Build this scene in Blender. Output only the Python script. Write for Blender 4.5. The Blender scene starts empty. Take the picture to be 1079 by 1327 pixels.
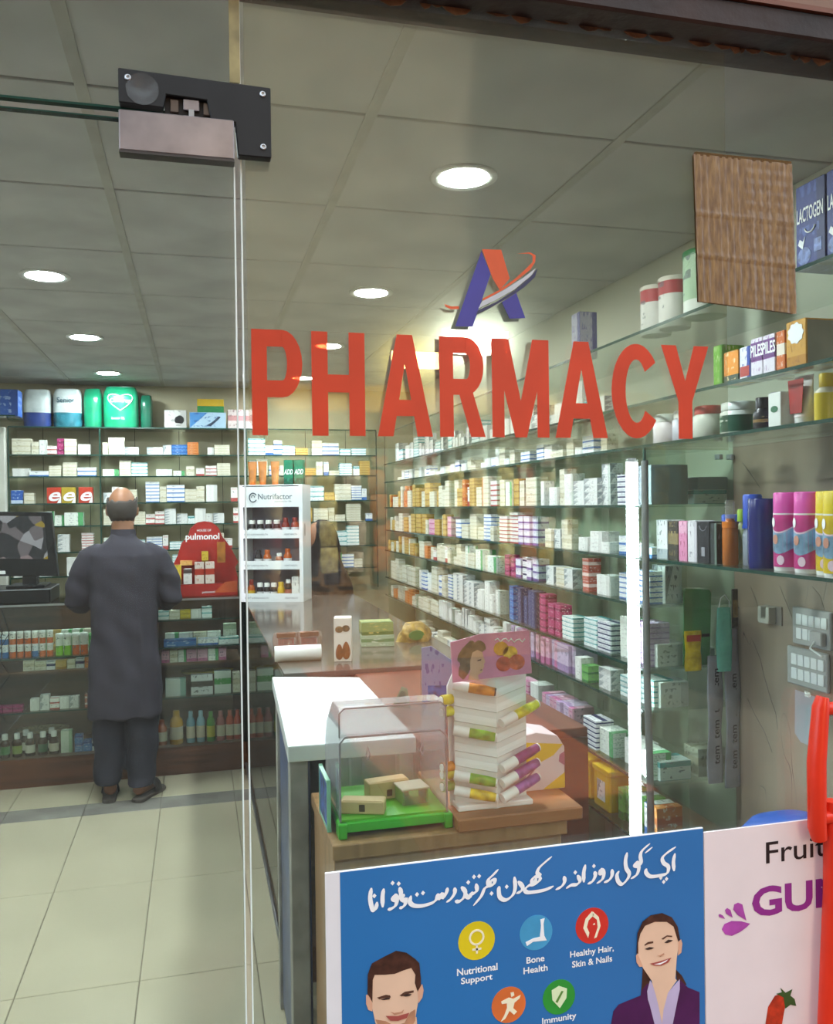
import bpy, bmesh, math, random
from mathutils import Vector, Matrix

random.seed(11)
SC = bpy.context.scene
COL = SC.collection
R = math.radians

# ------------------------------------------------------------------ camera
cam_d = bpy.data.cameras.new('camera')
cam = bpy.data.objects.new('camera', cam_d)
COL.objects.link(cam)
cam_d.sensor_fit = 'HORIZONTAL'
cam_d.sensor_width = 36.0
cam_d.lens = 36.0 * 1100.0 / 1079.0
cam_d.clip_start = 0.02
cam.matrix_world = (Matrix.Translation((0, 0, 1.6)) @ Matrix.Rotation(R(-14.5), 4, 'Z')
                    @ Matrix.Rotation(R(89.6), 4, 'X') @ Matrix.Rotation(R(-0.73), 4, 'Z'))
SC.camera = cam

# ------------------------------------------------------------------ sky, sun, exposure
world = bpy.data.worlds.new('sky')
SC.world = world
world.use_nodes = True
_bg = world.node_tree.nodes['Background']
_bg.inputs['Color'].default_value = (0.80, 0.90, 1.0, 1)
_bg.inputs['Strength'].default_value = 2.6

sun_d = bpy.data.lights.new('sun', 'SUN')
sun_d.energy = 15.0
sun_d.angle = R(0.6)
sun_d.color = (1.0, 0.90, 0.74)
sun = bpy.data.objects.new('sun', sun_d)
COL.objects.link(sun)
sun.rotation_euler = Vector((-0.06, -0.64, -0.76)).to_track_quat('-Z', 'Y').to_euler()

vs = SC.view_settings
vs.view_transform = 'Standard'
vs.look = 'None'
vs.gamma = 1.0
vs.use_curve_mapping = False
vs.exposure = 0.22
LAMP = 420.0            # radiance of the ceiling downlights
SC.cycles.transparent_max_bounces = 32
SC.cycles.max_bounces = 10
SC.cycles.sample_clamp_indirect = 6.0
SC.cycles.caustics_reflective = False
SC.cycles.caustics_refractive = False

# ------------------------------------------------------------------ materials
MATS = {}


def new_mat(name):
    m = bpy.data.materials.new(name)
    m.use_nodes = True
    nt = m.node_tree
    return m, nt, nt.nodes['Principled BSDF']


def srgb(c):
    """'#rrggbb' or a tuple of sRGB 0..1 to linear rgba"""
    if isinstance(c, str):
        c = tuple(int(c[i:i + 2], 16) / 255 for i in (1, 3, 5))
    return tuple((x / 12.92 if x <= 0.04045 else ((x + 0.055) / 1.055) ** 2.4) for x in c) + (1.0,)


def mat(name, col, rough=0.5, metal=0.0, noise=0.08, scale=12.0, bump=0.0, bscale=80.0, coat=0.0, trans=0.0, ior=1.45):
    if name in MATS:
        return MATS[name]
    m, nt, b = new_mat(name)
    c = srgb(col)
    N = nt.nodes
    L = nt.links
    tc = N.new('ShaderNodeTexCoord')
    if noise > 0:
        n = N.new('ShaderNodeTexNoise')
        n.inputs['Scale'].default_value = scale
        n.inputs['Detail'].default_value = 4
        L.new(tc.outputs['Object'], n.inputs['Vector'])
        r = N.new('ShaderNodeValToRGB')
        r.color_ramp.elements[0].color = tuple(max(0, x * (1 - noise * 2)) for x in c[:3]) + (1,)
        r.color_ramp.elements[1].color = tuple(min(1, x * (1 + noise)) for x in c[:3]) + (1,)
        r.color_ramp.elements[0].position = 0.3
        r.color_ramp.elements[1].position = 0.7
        L.new(n.outputs['Fac'], r.inputs['Fac'])
        L.new(r.outputs['Color'], b.inputs['Base Color'])
    else:
        b.inputs['Base Color'].default_value = c
    b.inputs['Roughness'].default_value = rough
    b.inputs['Metallic'].default_value = metal
    b.inputs['Coat Weight'].default_value = coat
    b.inputs['Transmission Weight'].default_value = trans
    b.inputs['IOR'].default_value = ior
    if bump > 0:
        n2 = N.new('ShaderNodeTexNoise')
        n2.inputs['Scale'].default_value = bscale
        n2.inputs['Detail'].default_value = 5
        L.new(tc.outputs['Object'], n2.inputs['Vector'])
        bp = N.new('ShaderNodeBump')
        bp.inputs['Strength'].default_value = bump
        bp.inputs['Distance'].default_value = 0.01
        L.new(n2.outputs['Fac'], bp.inputs['Height'])
        L.new(bp.outputs['Normal'], b.inputs['Normal'])
    MATS[name] = m
    return m


def emit(name, col, strength):
    if name in MATS:
        return MATS[name]
    m, nt, b = new_mat(name)
    b.inputs['Base Color'].default_value = (0.8, 0.8, 0.8, 1)
    b.inputs['Emission Color'].default_value = srgb(col)
    b.inputs['Emission Strength'].default_value = strength
    MATS[name] = m
    return m


def glass(name, tint='#ffffff', gloss=0.0, rough=0.0, haze=0.0, hazecol='#ffffff', dirt=0.0):
    """thin clear sheet: transmits straight through, mirrors by Fresnel, with a little surface haze"""
    if name in MATS:
        return MATS[name]
    m, nt, b = new_mat(name)
    N = nt.nodes
    L = nt.links
    N.remove(b)
    out = N['Material Output']
    t = N.new('ShaderNodeBsdfTransparent')
    t.inputs['Color'].default_value = srgb(tint)
    g = N.new('ShaderNodeBsdfGlossy')
    g.inputs['Roughness'].default_value = rough
    fr = N.new('ShaderNodeFresnel')
    # same Fresnel curve on both faces of the sheet (no bending, so no total reflection at the far face)
    geo = N.new('ShaderNodeNewGeometry')
    ior = N.new('ShaderNodeMapRange')
    ior.inputs['To Min'].default_value = 1.5
    ior.inputs['To Max'].default_value = 1 / 1.5
    L.new(geo.outputs['Backfacing'], ior.inputs['Value'])
    L.new(ior.outputs[0], fr.inputs['IOR'])
    add = N.new('ShaderNodeMath')
    add.operation = 'ADD'
    add.use_clamp = True
    add.inputs[1].default_value = gloss
    L.new(fr.outputs['Fac'], add.inputs[0])
    mx = N.new('ShaderNodeMixShader')
    L.new(add.outputs[0], mx.inputs['Fac'])
    L.new(t.outputs[0], mx.inputs[1])
    L.new(g.outputs[0], mx.inputs[2])
    last = mx
    if haze > 0 or dirt > 0:
        d = N.new('ShaderNodeBsdfDiffuse')
        d.inputs['Color'].default_value = srgb(hazecol)
        mx2 = N.new('ShaderNodeMixShader')
        mx2.inputs['Fac'].default_value = haze
        if dirt > 0:
            tc = N.new('ShaderNodeTexCoord')
            n = N.new('ShaderNodeTexNoise')
            n.inputs['Scale'].default_value = 5.0
            n.inputs['Detail'].default_value = 8
            n.inputs['Roughness'].default_value = 2.6
            L.new(tc.outputs['Object'], n.inputs['Vector'])
            mr = N.new('ShaderNodeMapRange')
            mr.inputs['From Min'].default_value = 0.5
            mr.inputs['From Max'].default_value = 0.8
            mr.inputs['To Min'].default_value = haze
            mr.inputs['To Max'].default_value = haze + dirt
            L.new(n.outputs['Fac'], mr.inputs['Value'])
            L.new(mr.outputs[0], mx2.inputs['Fac'])
        L.new(mx.outputs[0], mx2.inputs[1])
        L.new(d.outputs[0], mx2.inputs[2])
        last = mx2
    L.new(last.outputs[0], out.inputs['Surface'])
    MATS[name] = m
    return m


def wood(name, c1, c2, axis='Z', scale=9.0, rough=0.45):
    if name in MATS:
        return MATS[name]
    m, nt, b = new_mat(name)
    N = nt.nodes
    L = nt.links
    tc = N.new('ShaderNodeTexCoord')
    mp = N.new('ShaderNodeMapping')
    s = [scale * 4, scale * 4, scale * 4]
    s['XYZ'.index(axis)] = scale * 0.25
    mp.inputs['Scale'].default_value = s
    L.new(tc.outputs['Object'], mp.inputs['Vector'])
    n = N.new('ShaderNodeTexNoise')
    n.inputs['Scale'].default_value = 1.0
    n.inputs['Detail'].default_value = 6
    n.inputs['Distortion'].default_value = 0.6
    L.new(mp.outputs[0], n.inputs['Vector'])
    r = N.new('ShaderNodeValToRGB')
    r.color_ramp.elements[0].position = 0.32
    r.color_ramp.elements[1].position = 0.68
    r.color_ramp.elements[0].color = srgb(c1)
    r.color_ramp.elements[1].color = srgb(c2)
    L.new(n.outputs['Fac'], r.inputs['Fac'])
    L.new(r.outputs['Color'], b.inputs['Base Color'])
    b.inputs['Roughness'].default_value = rough
    MATS[name] = m
    return m


def print_mat(name, base, accent, mode=0, ink='#5a5f6a'):
    """printed carton: base colour, accent band, smudgy print; driven by the face UVs"""
    if name in MATS:
        return MATS[name]
    m, nt, b = new_mat(name)
    N = nt.nodes
    L = nt.links
    uv = N.new('ShaderNodeUVMap')
    sep = N.new('ShaderNodeSeparateXYZ')
    L.new(uv.outputs[0], sep.inputs[0])
    oi = N.new('ShaderNodeObjectInfo')

    def math_(op, a, bb):
        x = N.new('ShaderNodeMath')
        x.operation = op
        for i, q in enumerate((a, bb)):
            if isinstance(q, (int, float)):
                x.inputs[i].default_value = q
            else:
                L.new(q, x.inputs[i])
        return x.outputs[0]
    U = sep.outputs['X']
    V = sep.outputs['Y']
    if mode == 0:
        band = math_('LESS_THAN', V, 0.26)
    elif mode == 1:
        band = math_('GREATER_THAN', U, 0.72)
    elif mode == 2:
        band = math_('LESS_THAN', math_('ABSOLUTE', math_('SUBTRACT', V, 0.55), 0), 0.14)
    elif mode == 5:
        band = math_('LESS_THAN', V, 0.52)
    elif mode == 3:
        band = math_('LESS_THAN', U, math_('MULTIPLY', V, 0.5))
    else:
        band = math_('GREATER_THAN', V, 0.7)
    # smudged lines of print
    cb = N.new('ShaderNodeCombineXYZ')
    L.new(math_('MULTIPLY', U, 9.0), cb.inputs[0])
    L.new(math_('MULTIPLY', V, 5.0), cb.inputs[1])
    L.new(math_('MULTIPLY', oi.outputs['Random'], 40.0), cb.inputs[2])
    n = N.new('ShaderNodeTexNoise')
    n.inputs['Scale'].default_value = 1.0
    n.inputs['Detail'].default_value = 2
    L.new(cb.outputs[0], n.inputs['Vector'])
    pr = math_('GREATER_THAN', n.outputs['Fac'], 0.57)
    rows = math_('GREATER_THAN', math_('FRACT', math_('MULTIPLY', V, 4.0), 0), 0.45)
    box = math_('MULTIPLY', math_('GREATER_THAN', U, 0.1), math_('LESS_THAN', U, 0.8))
    pr = math_('MULTIPLY', math_('MULTIPLY', pr, rows), math_('MULTIPLY', box, 0.75))
    m1 = N.new('ShaderNodeMix')
    m1.data_type = 'RGBA'
    m1.inputs['A'].default_value = srgb(base)
    m1.inputs['B'].default_value = srgb(accent)
    L.new(band, m1.inputs['Factor'])
    m2 = N.new('ShaderNodeMix')
    m2.data_type = 'RGBA'
    L.new(m1.outputs['Result'], m2.inputs['A'])
    m2.inputs['B'].default_value = srgb(ink)
    L.new(pr, m2.inputs['Factor'])
    L.new(m2.outputs['Result'], b.inputs['Base Color'])
    b.inputs['Roughness'].default_value = 0.5
    b.inputs['Specular IOR Level'].default_value = 0.3
    MATS[name] = m
    return m


# ------------------------------------------------------------------ mesh building
class MB:
    """collects shapes; build() links them as one mesh object"""

    def __init__(self):
        self.v, self.f, self.m, self.uv, self.s = [], [], [], [], []

    def add(self, vs, fs, mi=0, uvs=None, smooth=False):
        o = len(self.v)
        self.v += [tuple(p) for p in vs]
        for k, f in enumerate(fs):
            self.f.append(tuple(i + o for i in f))
            self.m.append(mi)
            self.s.append(smooth)
            self.uv.append(uvs[k] if uvs else [(0.5, 0.5)] * len(f))
        return self

    def box(self, x0, x1, y0, y1, z0, z1, mi=0, rz=0.0, piv=None):
        vs = [(x, y, z) for z in (z0, z1) for (x, y) in ((x0, y0), (x1, y0), (x1, y1), (x0, y1))]
        if rz:
            px, py = piv or ((x0 + x1) / 2, (y0 + y1) / 2)
            c, s = math.cos(rz), math.sin(rz)
            vs = [(px + (x - px) * c - (y - py) * s, py + (x - px) * s + (y - py) * c, z) for x, y, z in vs]
        fs = [(0, 1, 5, 4), (1, 2, 6, 5), (2, 3, 7, 6), (3, 0, 4, 7), (4, 5, 6, 7), (3, 2, 1, 0)]
        q = [(0, 0), (1, 0), (1, 1), (0, 1)]
        return self.add(vs, fs, mi, [q] * 6)

    def lathe(self, prof, cx=0, cy=0, n=16, mi=0, mis=None, sx=1.0, sy=1.0, smooth=True):
        vs, fs, uvs = [], [], []
        for (r, z) in prof:
            for k in range(n):
                a = 2 * math.pi * k / n
                vs.append((cx + sx * r * math.cos(a), cy + sy * r * math.sin(a), z))
        z0, z1 = prof[0][1], prof[-1][1]
        dz = (z1 - z0) or 1
        o = len(self.v)
        self.v += vs
        for j in range(len(prof) - 1):
            for k in range(n):
                k2 = (k + 1) % n
                self.f.append((o + j * n + k, o + j * n + k2, o + (j + 1) * n + k2, o + (j + 1) * n + k))
                self.m.append(mis[j] if mis else mi)
                self.s.append(smooth)
                va, vb = (prof[j][1] - z0) / dz, (prof[j + 1][1] - z0) / dz
                ua, ub = k / n, (k + 1) / n
                self.uv.append([(ua, va), (ub, va), (ub, vb), (ua, vb)])
        for j, rev in ((0, True), (len(prof) - 1, False)):
            if prof[j][0] > 1e-5:
                o2 = len(self.v)
                self.v += [self.v[o + j * n + k] for k in range(n)]
                ids = [o2 + k for k in range(n)]
                self.f.append(tuple(reversed(ids)) if rev else tuple(ids))
                self.m.append((mis[0] if rev else mis[-1]) if mis else mi)
                self.s.append(False)
                self.uv.append([(0.5, 0.5)] * n)
        return self

    def tube(self, path, r, n=8, mi=0, cap=True):
        path = [Vector(p) for p in path]
        rs = r if isinstance(r, (list, tuple)) else [r] * len(path)
        rings = []
        up = None
        for i, p in enumerate(path):
            d = (path[min(i + 1, len(path) - 1)] - path[max(i - 1, 0)]).normalized()
            if up is None:
                up = Vector((0, 0, 1)) if abs(d.z) < 0.9 else Vector((1, 0, 0))
            a = d.cross(up).normalized()
            b = a.cross(d).normalized()
            up = b
            rings.append([p + (a * math.cos(t) + b * math.sin(t)) * rs[i] for t in [2 * math.pi * k / n for k in range(n)]])
        return self.loft(rings, mi, cap=cap)

    def loft(self, rings, mi=0, cap=True, smooth=True):
        n = len(rings[0])
        vs = [p for r in rings for p in r]
        fs = []
        for j in range(len(rings) - 1):
            for k in range(n):
                k2 = (k + 1) % n
                fs.append((j * n + k, j * n + k2, (j + 1) * n + k2, (j + 1) * n + k))
        self.add(vs, fs, mi, None, smooth)
        if cap:
            o = len(self.v)
            self.v += [tuple(p) for p in rings[0]] + [tuple(p) for p in rings[-1]]
            self.f += [tuple(o + k for k in reversed(range(n))), tuple(o + n + k for k in range(n))]
            self.m += [mi, mi]
            self.s += [False, False]
            self.uv += [[(0.5, 0.5)] * n] * 2
        return self

    def prism(self, poly, d0, d1, plane='xz', mi=0):
        """extrude a 2-D outline: 'xz' along y, 'yz' along x, 'xy' along z"""
        def P(a, b, d):
            return {'xz': (a, d, b), 'yz': (d, a, b), 'xy': (a, b, d)}[plane]
        n = len(poly)
        xs = [p[0] for p in poly]
        zs = [p[1] for p in poly]
        w, h = (max(xs) - min(xs)) or 1, (max(zs) - min(zs)) or 1
        quv = [((p[0] - min(xs)) / w, (p[1] - min(zs)) / h) for p in poly]
        vs = [P(a, b, d0) for a, b in poly] + [P(a, b, d1) for a, b in poly]
        fs = [tuple(range(n)), tuple(reversed(range(n, 2 * n)))]
        uvs = [quv, list(reversed(quv))]
        for k in range(n):
            k2 = (k + 1) % n
            fs.append((k2, k, n + k, n + k2))
            uvs.append([(0.5, 0.5)] * 4)
        return self.add(vs, fs, mi, uvs)

    def mesh(self, name, mats, bevel=0.0, bseg=1, smooth_angle=None):
        me = bpy.data.meshes.new(name)
        me.from_pydata(self.v, [], self.f)
        for m in (mats if isinstance(mats, (list, tuple)) else [mats]):
            me.materials.append(m)
        me.polygons.foreach_set('material_index', self.m)
        me.polygons.foreach_set('use_smooth', self.s)
        uvl = me.uv_layers.new(name='UVMap')
        flat = []
        for q in self.uv:
            for a, b in q:
                flat += [a, b]
        uvl.data.foreach_set('uv', flat)
        bm = bmesh.new()
        bm.from_mesh(me)
        bmesh.ops.recalc_face_normals(bm, faces=bm.faces)
        if bevel > 0:
            es = [e for e in bm.edges if len(e.link_faces) == 2 and e.calc_face_angle(0) > 0.6]
            bmesh.ops.bevel(bm, geom=es, offset=bevel, segments=bseg, affect='EDGES', profile=0.6, clamp_overlap=True)
        bm.to_mesh(me)
        bm.free()
        me.update()
        return me

    def build(self, name, mats, parent=None, bevel=0.0, bseg=1, loc=None, rz=0.0):
        return place(name, self.mesh(name, mats, bevel, bseg), parent, loc, rz)


def place(name, me, parent=None, loc=None, rz=0.0, rot=None):
    o = bpy.data.objects.new(name, me)
    COL.objects.link(o)
    if loc:
        o.location = loc
    if rz:
        o.rotation_euler.z = rz
    if rot:
        o.rotation_euler = rot
    if parent:
        o.parent = parent
    return o


def tag(o, label, cat, group=None, kind=None):
    o['label'] = label
    if cat:
        o['category'] = cat
    if group:
        o['group'] = group
    if kind:
        o['kind'] = kind
    return o


def thing(name, label, cat, loc=(0, 0, 0), rz=0.0, group=None):
    o = bpy.data.objects.new(name, None)
    o.empty_display_size = 0.05
    COL.objects.link(o)
    o.location = loc
    o.rotation_euler.z = rz
    return tag(o, label, cat, group)


def copy_tree(o, parent=None):
    c = o.copy()
    COL.objects.link(c)
    c.parent = parent
    for ch in list(o.children):
        copy_tree(ch, c)
    return c


def struct(o, label=None):
    o['kind'] = 'structure'
    if label:
        o['label'] = label
    return o


# ------------------------------------------------------------------ lettering (made first, while the scene is small)
def text_mesh(s, w, h, m, bold=0.0, depth=0.0, shear=0.0):
    """lettering in the XZ plane facing -Y, lower left corner at the origin, scaled to w x h"""
    cu = bpy.data.curves.new('lettering', 'FONT')
    cu.body = s
    cu.size = 1.0
    cu.offset = bold
    cu.extrude = depth
    cu.shear = shear
    cu.resolution_u = 3
    ob = bpy.data.objects.new('lettering', cu)
    COL.objects.link(ob)
    dg = bpy.context.evaluated_depsgraph_get()
    me = bpy.data.meshes.new_from_object(ob.evaluated_get(dg))
    bpy.data.objects.remove(ob)
    xs = [v.co.x for v in me.vertices]
    ys = [v.co.y for v in me.vertices]
    x0, x1, y0, y1 = min(xs), max(xs), min(ys), max(ys)
    for v in me.vertices:
        v.co = Vector(((v.co.x - x0) / (x1 - x0) * w, -v.co.z, (v.co.y - y0) / (y1 - y0) * h))
    me.materials.clear()
    me.materials.append(m)
    return me


WHITE = mat('print white', '#f4f5f5', 0.5, noise=0)
BLACK = mat('print black', '#151515', 0.5, noise=0)
RED = mat('print red', '#c8281c', 0.5, noise=0)
GREYINK = mat('print grey', '#4b5a66', 0.5, noise=0)
TXT = {}


def txt(key, s, w, h, m, bold=0.0, depth=0.0, shear=0.0):
    TXT[key] = text_mesh(s, w, h, m, bold, depth, shear)
    return TXT[key]


VINYL = mat('red vinyl', '#d8482a', 0.45, noise=0.06)
_n, _l = VINYL.node_tree.nodes, VINYL.node_tree.links          # thin translucent film: some light passes straight through
_t = _n.new('ShaderNodeBsdfTransparent')
_t.inputs['Color'].default_value = srgb('#e8765a')
_x = _n.new('ShaderNodeMixShader')
_x.inputs['Fac'].default_value = 0.22
_l.new(_n['Principled BSDF'].outputs[0], _x.inputs[1])
_l.new(_t.outputs[0], _x.inputs[2])
_l.new(_x.outputs[0], _n['Material Output'].inputs['Surface'])
PURPLE = mat('print purple', '#8e2a86', 0.5, noise=0)
PDARK = mat('print near black', '#1d1418', 0.5, noise=0)
PHARM = [('P', 0.076, 0.146), ('H', 0.159, 0.235), ('A', 0.253, 0.335), ('R', 0.346, 0.416), ('M', 0.427, 0.518),
         ('A', 0.528, 0.615), ('C', 0.622, 0.702), ('Y', 0.708, 0.792)]


def arc_band(cx, cy, ro, ri, a0, a1, n=14, so=1.0, si=1.0):
    """quads between two arcs; so / si squash the arcs sideways"""
    q = []
    for k in range(n):
        t0, t1 = R(a0 + (a1 - a0) * k / n), R(a0 + (a1 - a0) * (k + 1) / n)
        q.append([(cx + ro * so * math.cos(t0), cy + ro * math.sin(t0)), (cx + ro * so * math.cos(t1), cy + ro * math.sin(t1)),
                  (cx + ri * si * math.cos(t1), cy + ri * math.sin(t1)), (cx + ri * si * math.cos(t0), cy + ri * math.sin(t0))])
    return q


def rect(x0, x1, y0, y1):
    return [(x0, y0), (x1, y0), (x1, y1), (x0, y1)]


# heavy grotesque capitals in a unit box
GLYPH = {
    'P': [rect(0, .30, 0, 1), rect(.30, .60, .84, 1), rect(.30, .60, .36, .52)] + arc_band(.60, .68, .32, .16, -90, 90, 12, 1.25, .6),
    'R': [rect(0, .30, 0, 1), rect(.30, .58, .84, 1), rect(.30, .58, .42, .58)] + arc_band(.58, .71, .29, .13, -90, 90, 12, 1.35, .7) + [[(.42, .44), (.72, .46), (1.0, 0), (.68, 0)]],
    'H': [rect(0, .30, 0, 1), rect(.70, 1, 0, 1), rect(.30, .70, .42, .59)],
    'A': [[(0, 0), (.28, 0), (.50, .72), (.50, 1), (.36, 1)], [(1, 0), (.72, 0), (.50, .72), (.50, 1), (.64, 1)], rect(.30, .70, .20, .36)],
    'M': [rect(0, .21, 0, 1), rect(.79, 1, 0, 1), [(0, 1), (.29, 1), (.55, .22), (.5, 0), (.40, 0)], [(1, 1), (.71, 1), (.45, .22), (.5, 0), (.60, 0)]],
    'C': arc_band(.53, .5, .5, .335, 38, 322, 26, 1.06, .70),
    'Y': [rect(.355, .645, 0, .46), [(0, 1), (.31, 1), (.60, .42), (.355, .40)], [(1, 1), (.69, 1), (.40, .42), (.645, .40)]],
}
for key_, s_, w_, h_ in (('nutritional', 'Nutritional', .063, .0105), ('support', 'Support', .049, .0125), ('bone', 'Bone', .029, .010),
                         ('health', 'Health', .039, .010), ('hair', 'Healthy Hair,', .073, .0125), ('skin', 'Skin & Nails', .067, .010),
                         ('immunity', 'Immunity', .056, .0125)):
    txt(key_, s_, w_, h_, WHITE, bold=0.02)
txt('fruity', 'Fruity', .142, .046, PDARK, bold=0.004)
txt('gummies', 'GUMMIES', .345, .049, PURPLE, bold=0.03)
txt('pulmonol', 'pulmonol', .205, .052, WHITE, bold=0.02)
txt('houseof', 'HOUSE OF', .085, .014, WHITE, bold=0.0)
txt('pulmonol2', 'pulmonol', .075, .018, WHITE, bold=0.01)
txt('nutrifactor', 'Nutrifactor', .205, .034, GREYINK, bold=0.008)
txt('nutri_small', 'nutrition for life', .10, .010, GREYINK)
txt('shelf_a', 'BODY & BONE HEALTH', .14, .010, GREYINK)
txt('shelf_b', 'HEART HEALTH', .075, .010, GREYINK)
txt('senior', 'Senior', .115, .036, mat('print teal ink', '#1d4a58', 0.5, noise=0), bold=0.01)
txt('comfrey', 'Comfrey', .135, .036, WHITE, bold=0.012)
txt('sizexl', 'Senior XL', .09, .018, WHITE)
txt('e', 'e', .075, .062, WHITE, bold=0.015, shear=0.35)
txt('lactogen', 'LACTOGEN', .085, .034, WHITE, bold=0.015)
txt('piles', 'PILES', .048, .030, WHITE, bold=0.02)
txt('add', 'ADD', .055, .030, WHITE, bold=0.02, shear=0.3)
txt('tem', 'tem  tem  tem  tem', .30, .017, BLACK, bold=0.01)

# traced outlines of the printed poster and the logo, in tenths of a millimetre on the glass plane (x, z)
URDU_STROKES = [
    [(2340, 10550), (2320, 10430), (2330, 10320), (2360, 10230), (2400, 10250), (2420, 10340)] ,
    [(2520, 10520), (2500, 10410), (2500, 10250)] ,
    [(2750, 10510), (2770, 10420), (2740, 10350), (2690, 10330), (2650, 10360), (2680, 10400), (2710, 10350), (2690, 10260), (2630, 10220), (2570, 10210)] ,
    [(2830, 10380), (2790, 10380), (2780, 10340), (2820, 10310), (2840, 10340), (2830, 10260), (2790, 10220), (2740, 10210)] ,
    [(2920, 10370), (2900, 10280), (2960, 10220), (3080, 10200), (3220, 10220), (3290, 10260), (3320, 10330), (3340, 10270), (3380, 10340), (3400, 10280), (3450, 10350), (3470, 10420)] ,
    [(3580, 10400), (3580, 10320), (3520, 10240), (3450, 10200)] ,
    [(3680, 10400), (3740, 10320), (3720, 10240), (3650, 10190), (3580, 10200)] ,
    [(3910, 10420), (3920, 10320), (3870, 10280), (3830, 10280), (3810, 10230), (3770, 10240), (3730, 10300)] ,
    [(4260, 10590), (4180, 10520), (4100, 10450), (4110, 10370), (4180, 10380), (4200, 10440), (4140, 10430), (4110, 10370), (4040, 10330), (3980, 10220), (3860, 10100)] ,
    [(4510, 10450), (4520, 10290), (4480, 10180), (4370, 10120), (4280, 10170), (4260, 10270), (4270, 10340)] ,
    [(4570, 10370), (4640, 10280), (4620, 10220), (4540, 10190)] ,
    [(5120, 10680), (5000, 10600), (4910, 10530), (4880, 10460), (4920, 10410), (4830, 10400), (4790, 10350), (4830, 10300), (4910, 10340), (4930, 10400)] ,
    [(4860, 10400), (4830, 10300), (4750, 10290), (4680, 10240), (4710, 10190), (4830, 10180), (5000, 10190), (5140, 10230)] ,
    [(5310, 10360), (5320, 10280), (5270, 10210), (5170, 10170)] ,
    [(5530, 10350), (5570, 10260), (5520, 10210), (5440, 10210), (5400, 10200), (5340, 10170)] ,
    [(5670, 10490), (5640, 10370), (5640, 10220)] ,
    [(5820, 10370), (5830, 10300), (5780, 10220), (5700, 10190)] ,
    [(5950, 10320), (5910, 10330), (5920, 10380), (5960, 10360), (5970, 10300), (5940, 10230), (5850, 10180)] ,
    [(6110, 10370), (6110, 10280), (6060, 10210), (5970, 10180)] ,
    [(6370, 10600), (6340, 10480), (6350, 10360), (6400, 10270), (6370, 10190), (6280, 10120), (6210, 10170), (6190, 10270), (6230, 10330)] ,
    [(6770, 10690), (6640, 10600), (6600, 10520), (6610, 10410), (6560, 10360), (6500, 10380), (6540, 10420), (6570, 10330), (6530, 10230), (6430, 10180)] ,
    [(6810, 10630), (6680, 10550)] ,
    [(7220, 10590), (7060, 10510), (6980, 10440), (7000, 10360), (7080, 10290), (7050, 10190), (6900, 10170), (6760, 10180), (6690, 10250), (6700, 10310)] ,
    [(7200, 10490), (7170, 10360), (7180, 10210)] ,
]
URDU_DOTS = [(2380, 10430), (2650, 10580), (2740, 10560), (3010, 10370), (3100, 10380), (3880, 10520), (3960, 10520), (3790, 10450), (4150, 10240), (4390, 10310), (5500, 10390), (5810, 10450), (6950, 10130), (7000, 10060), (7050, 10100)]
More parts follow.
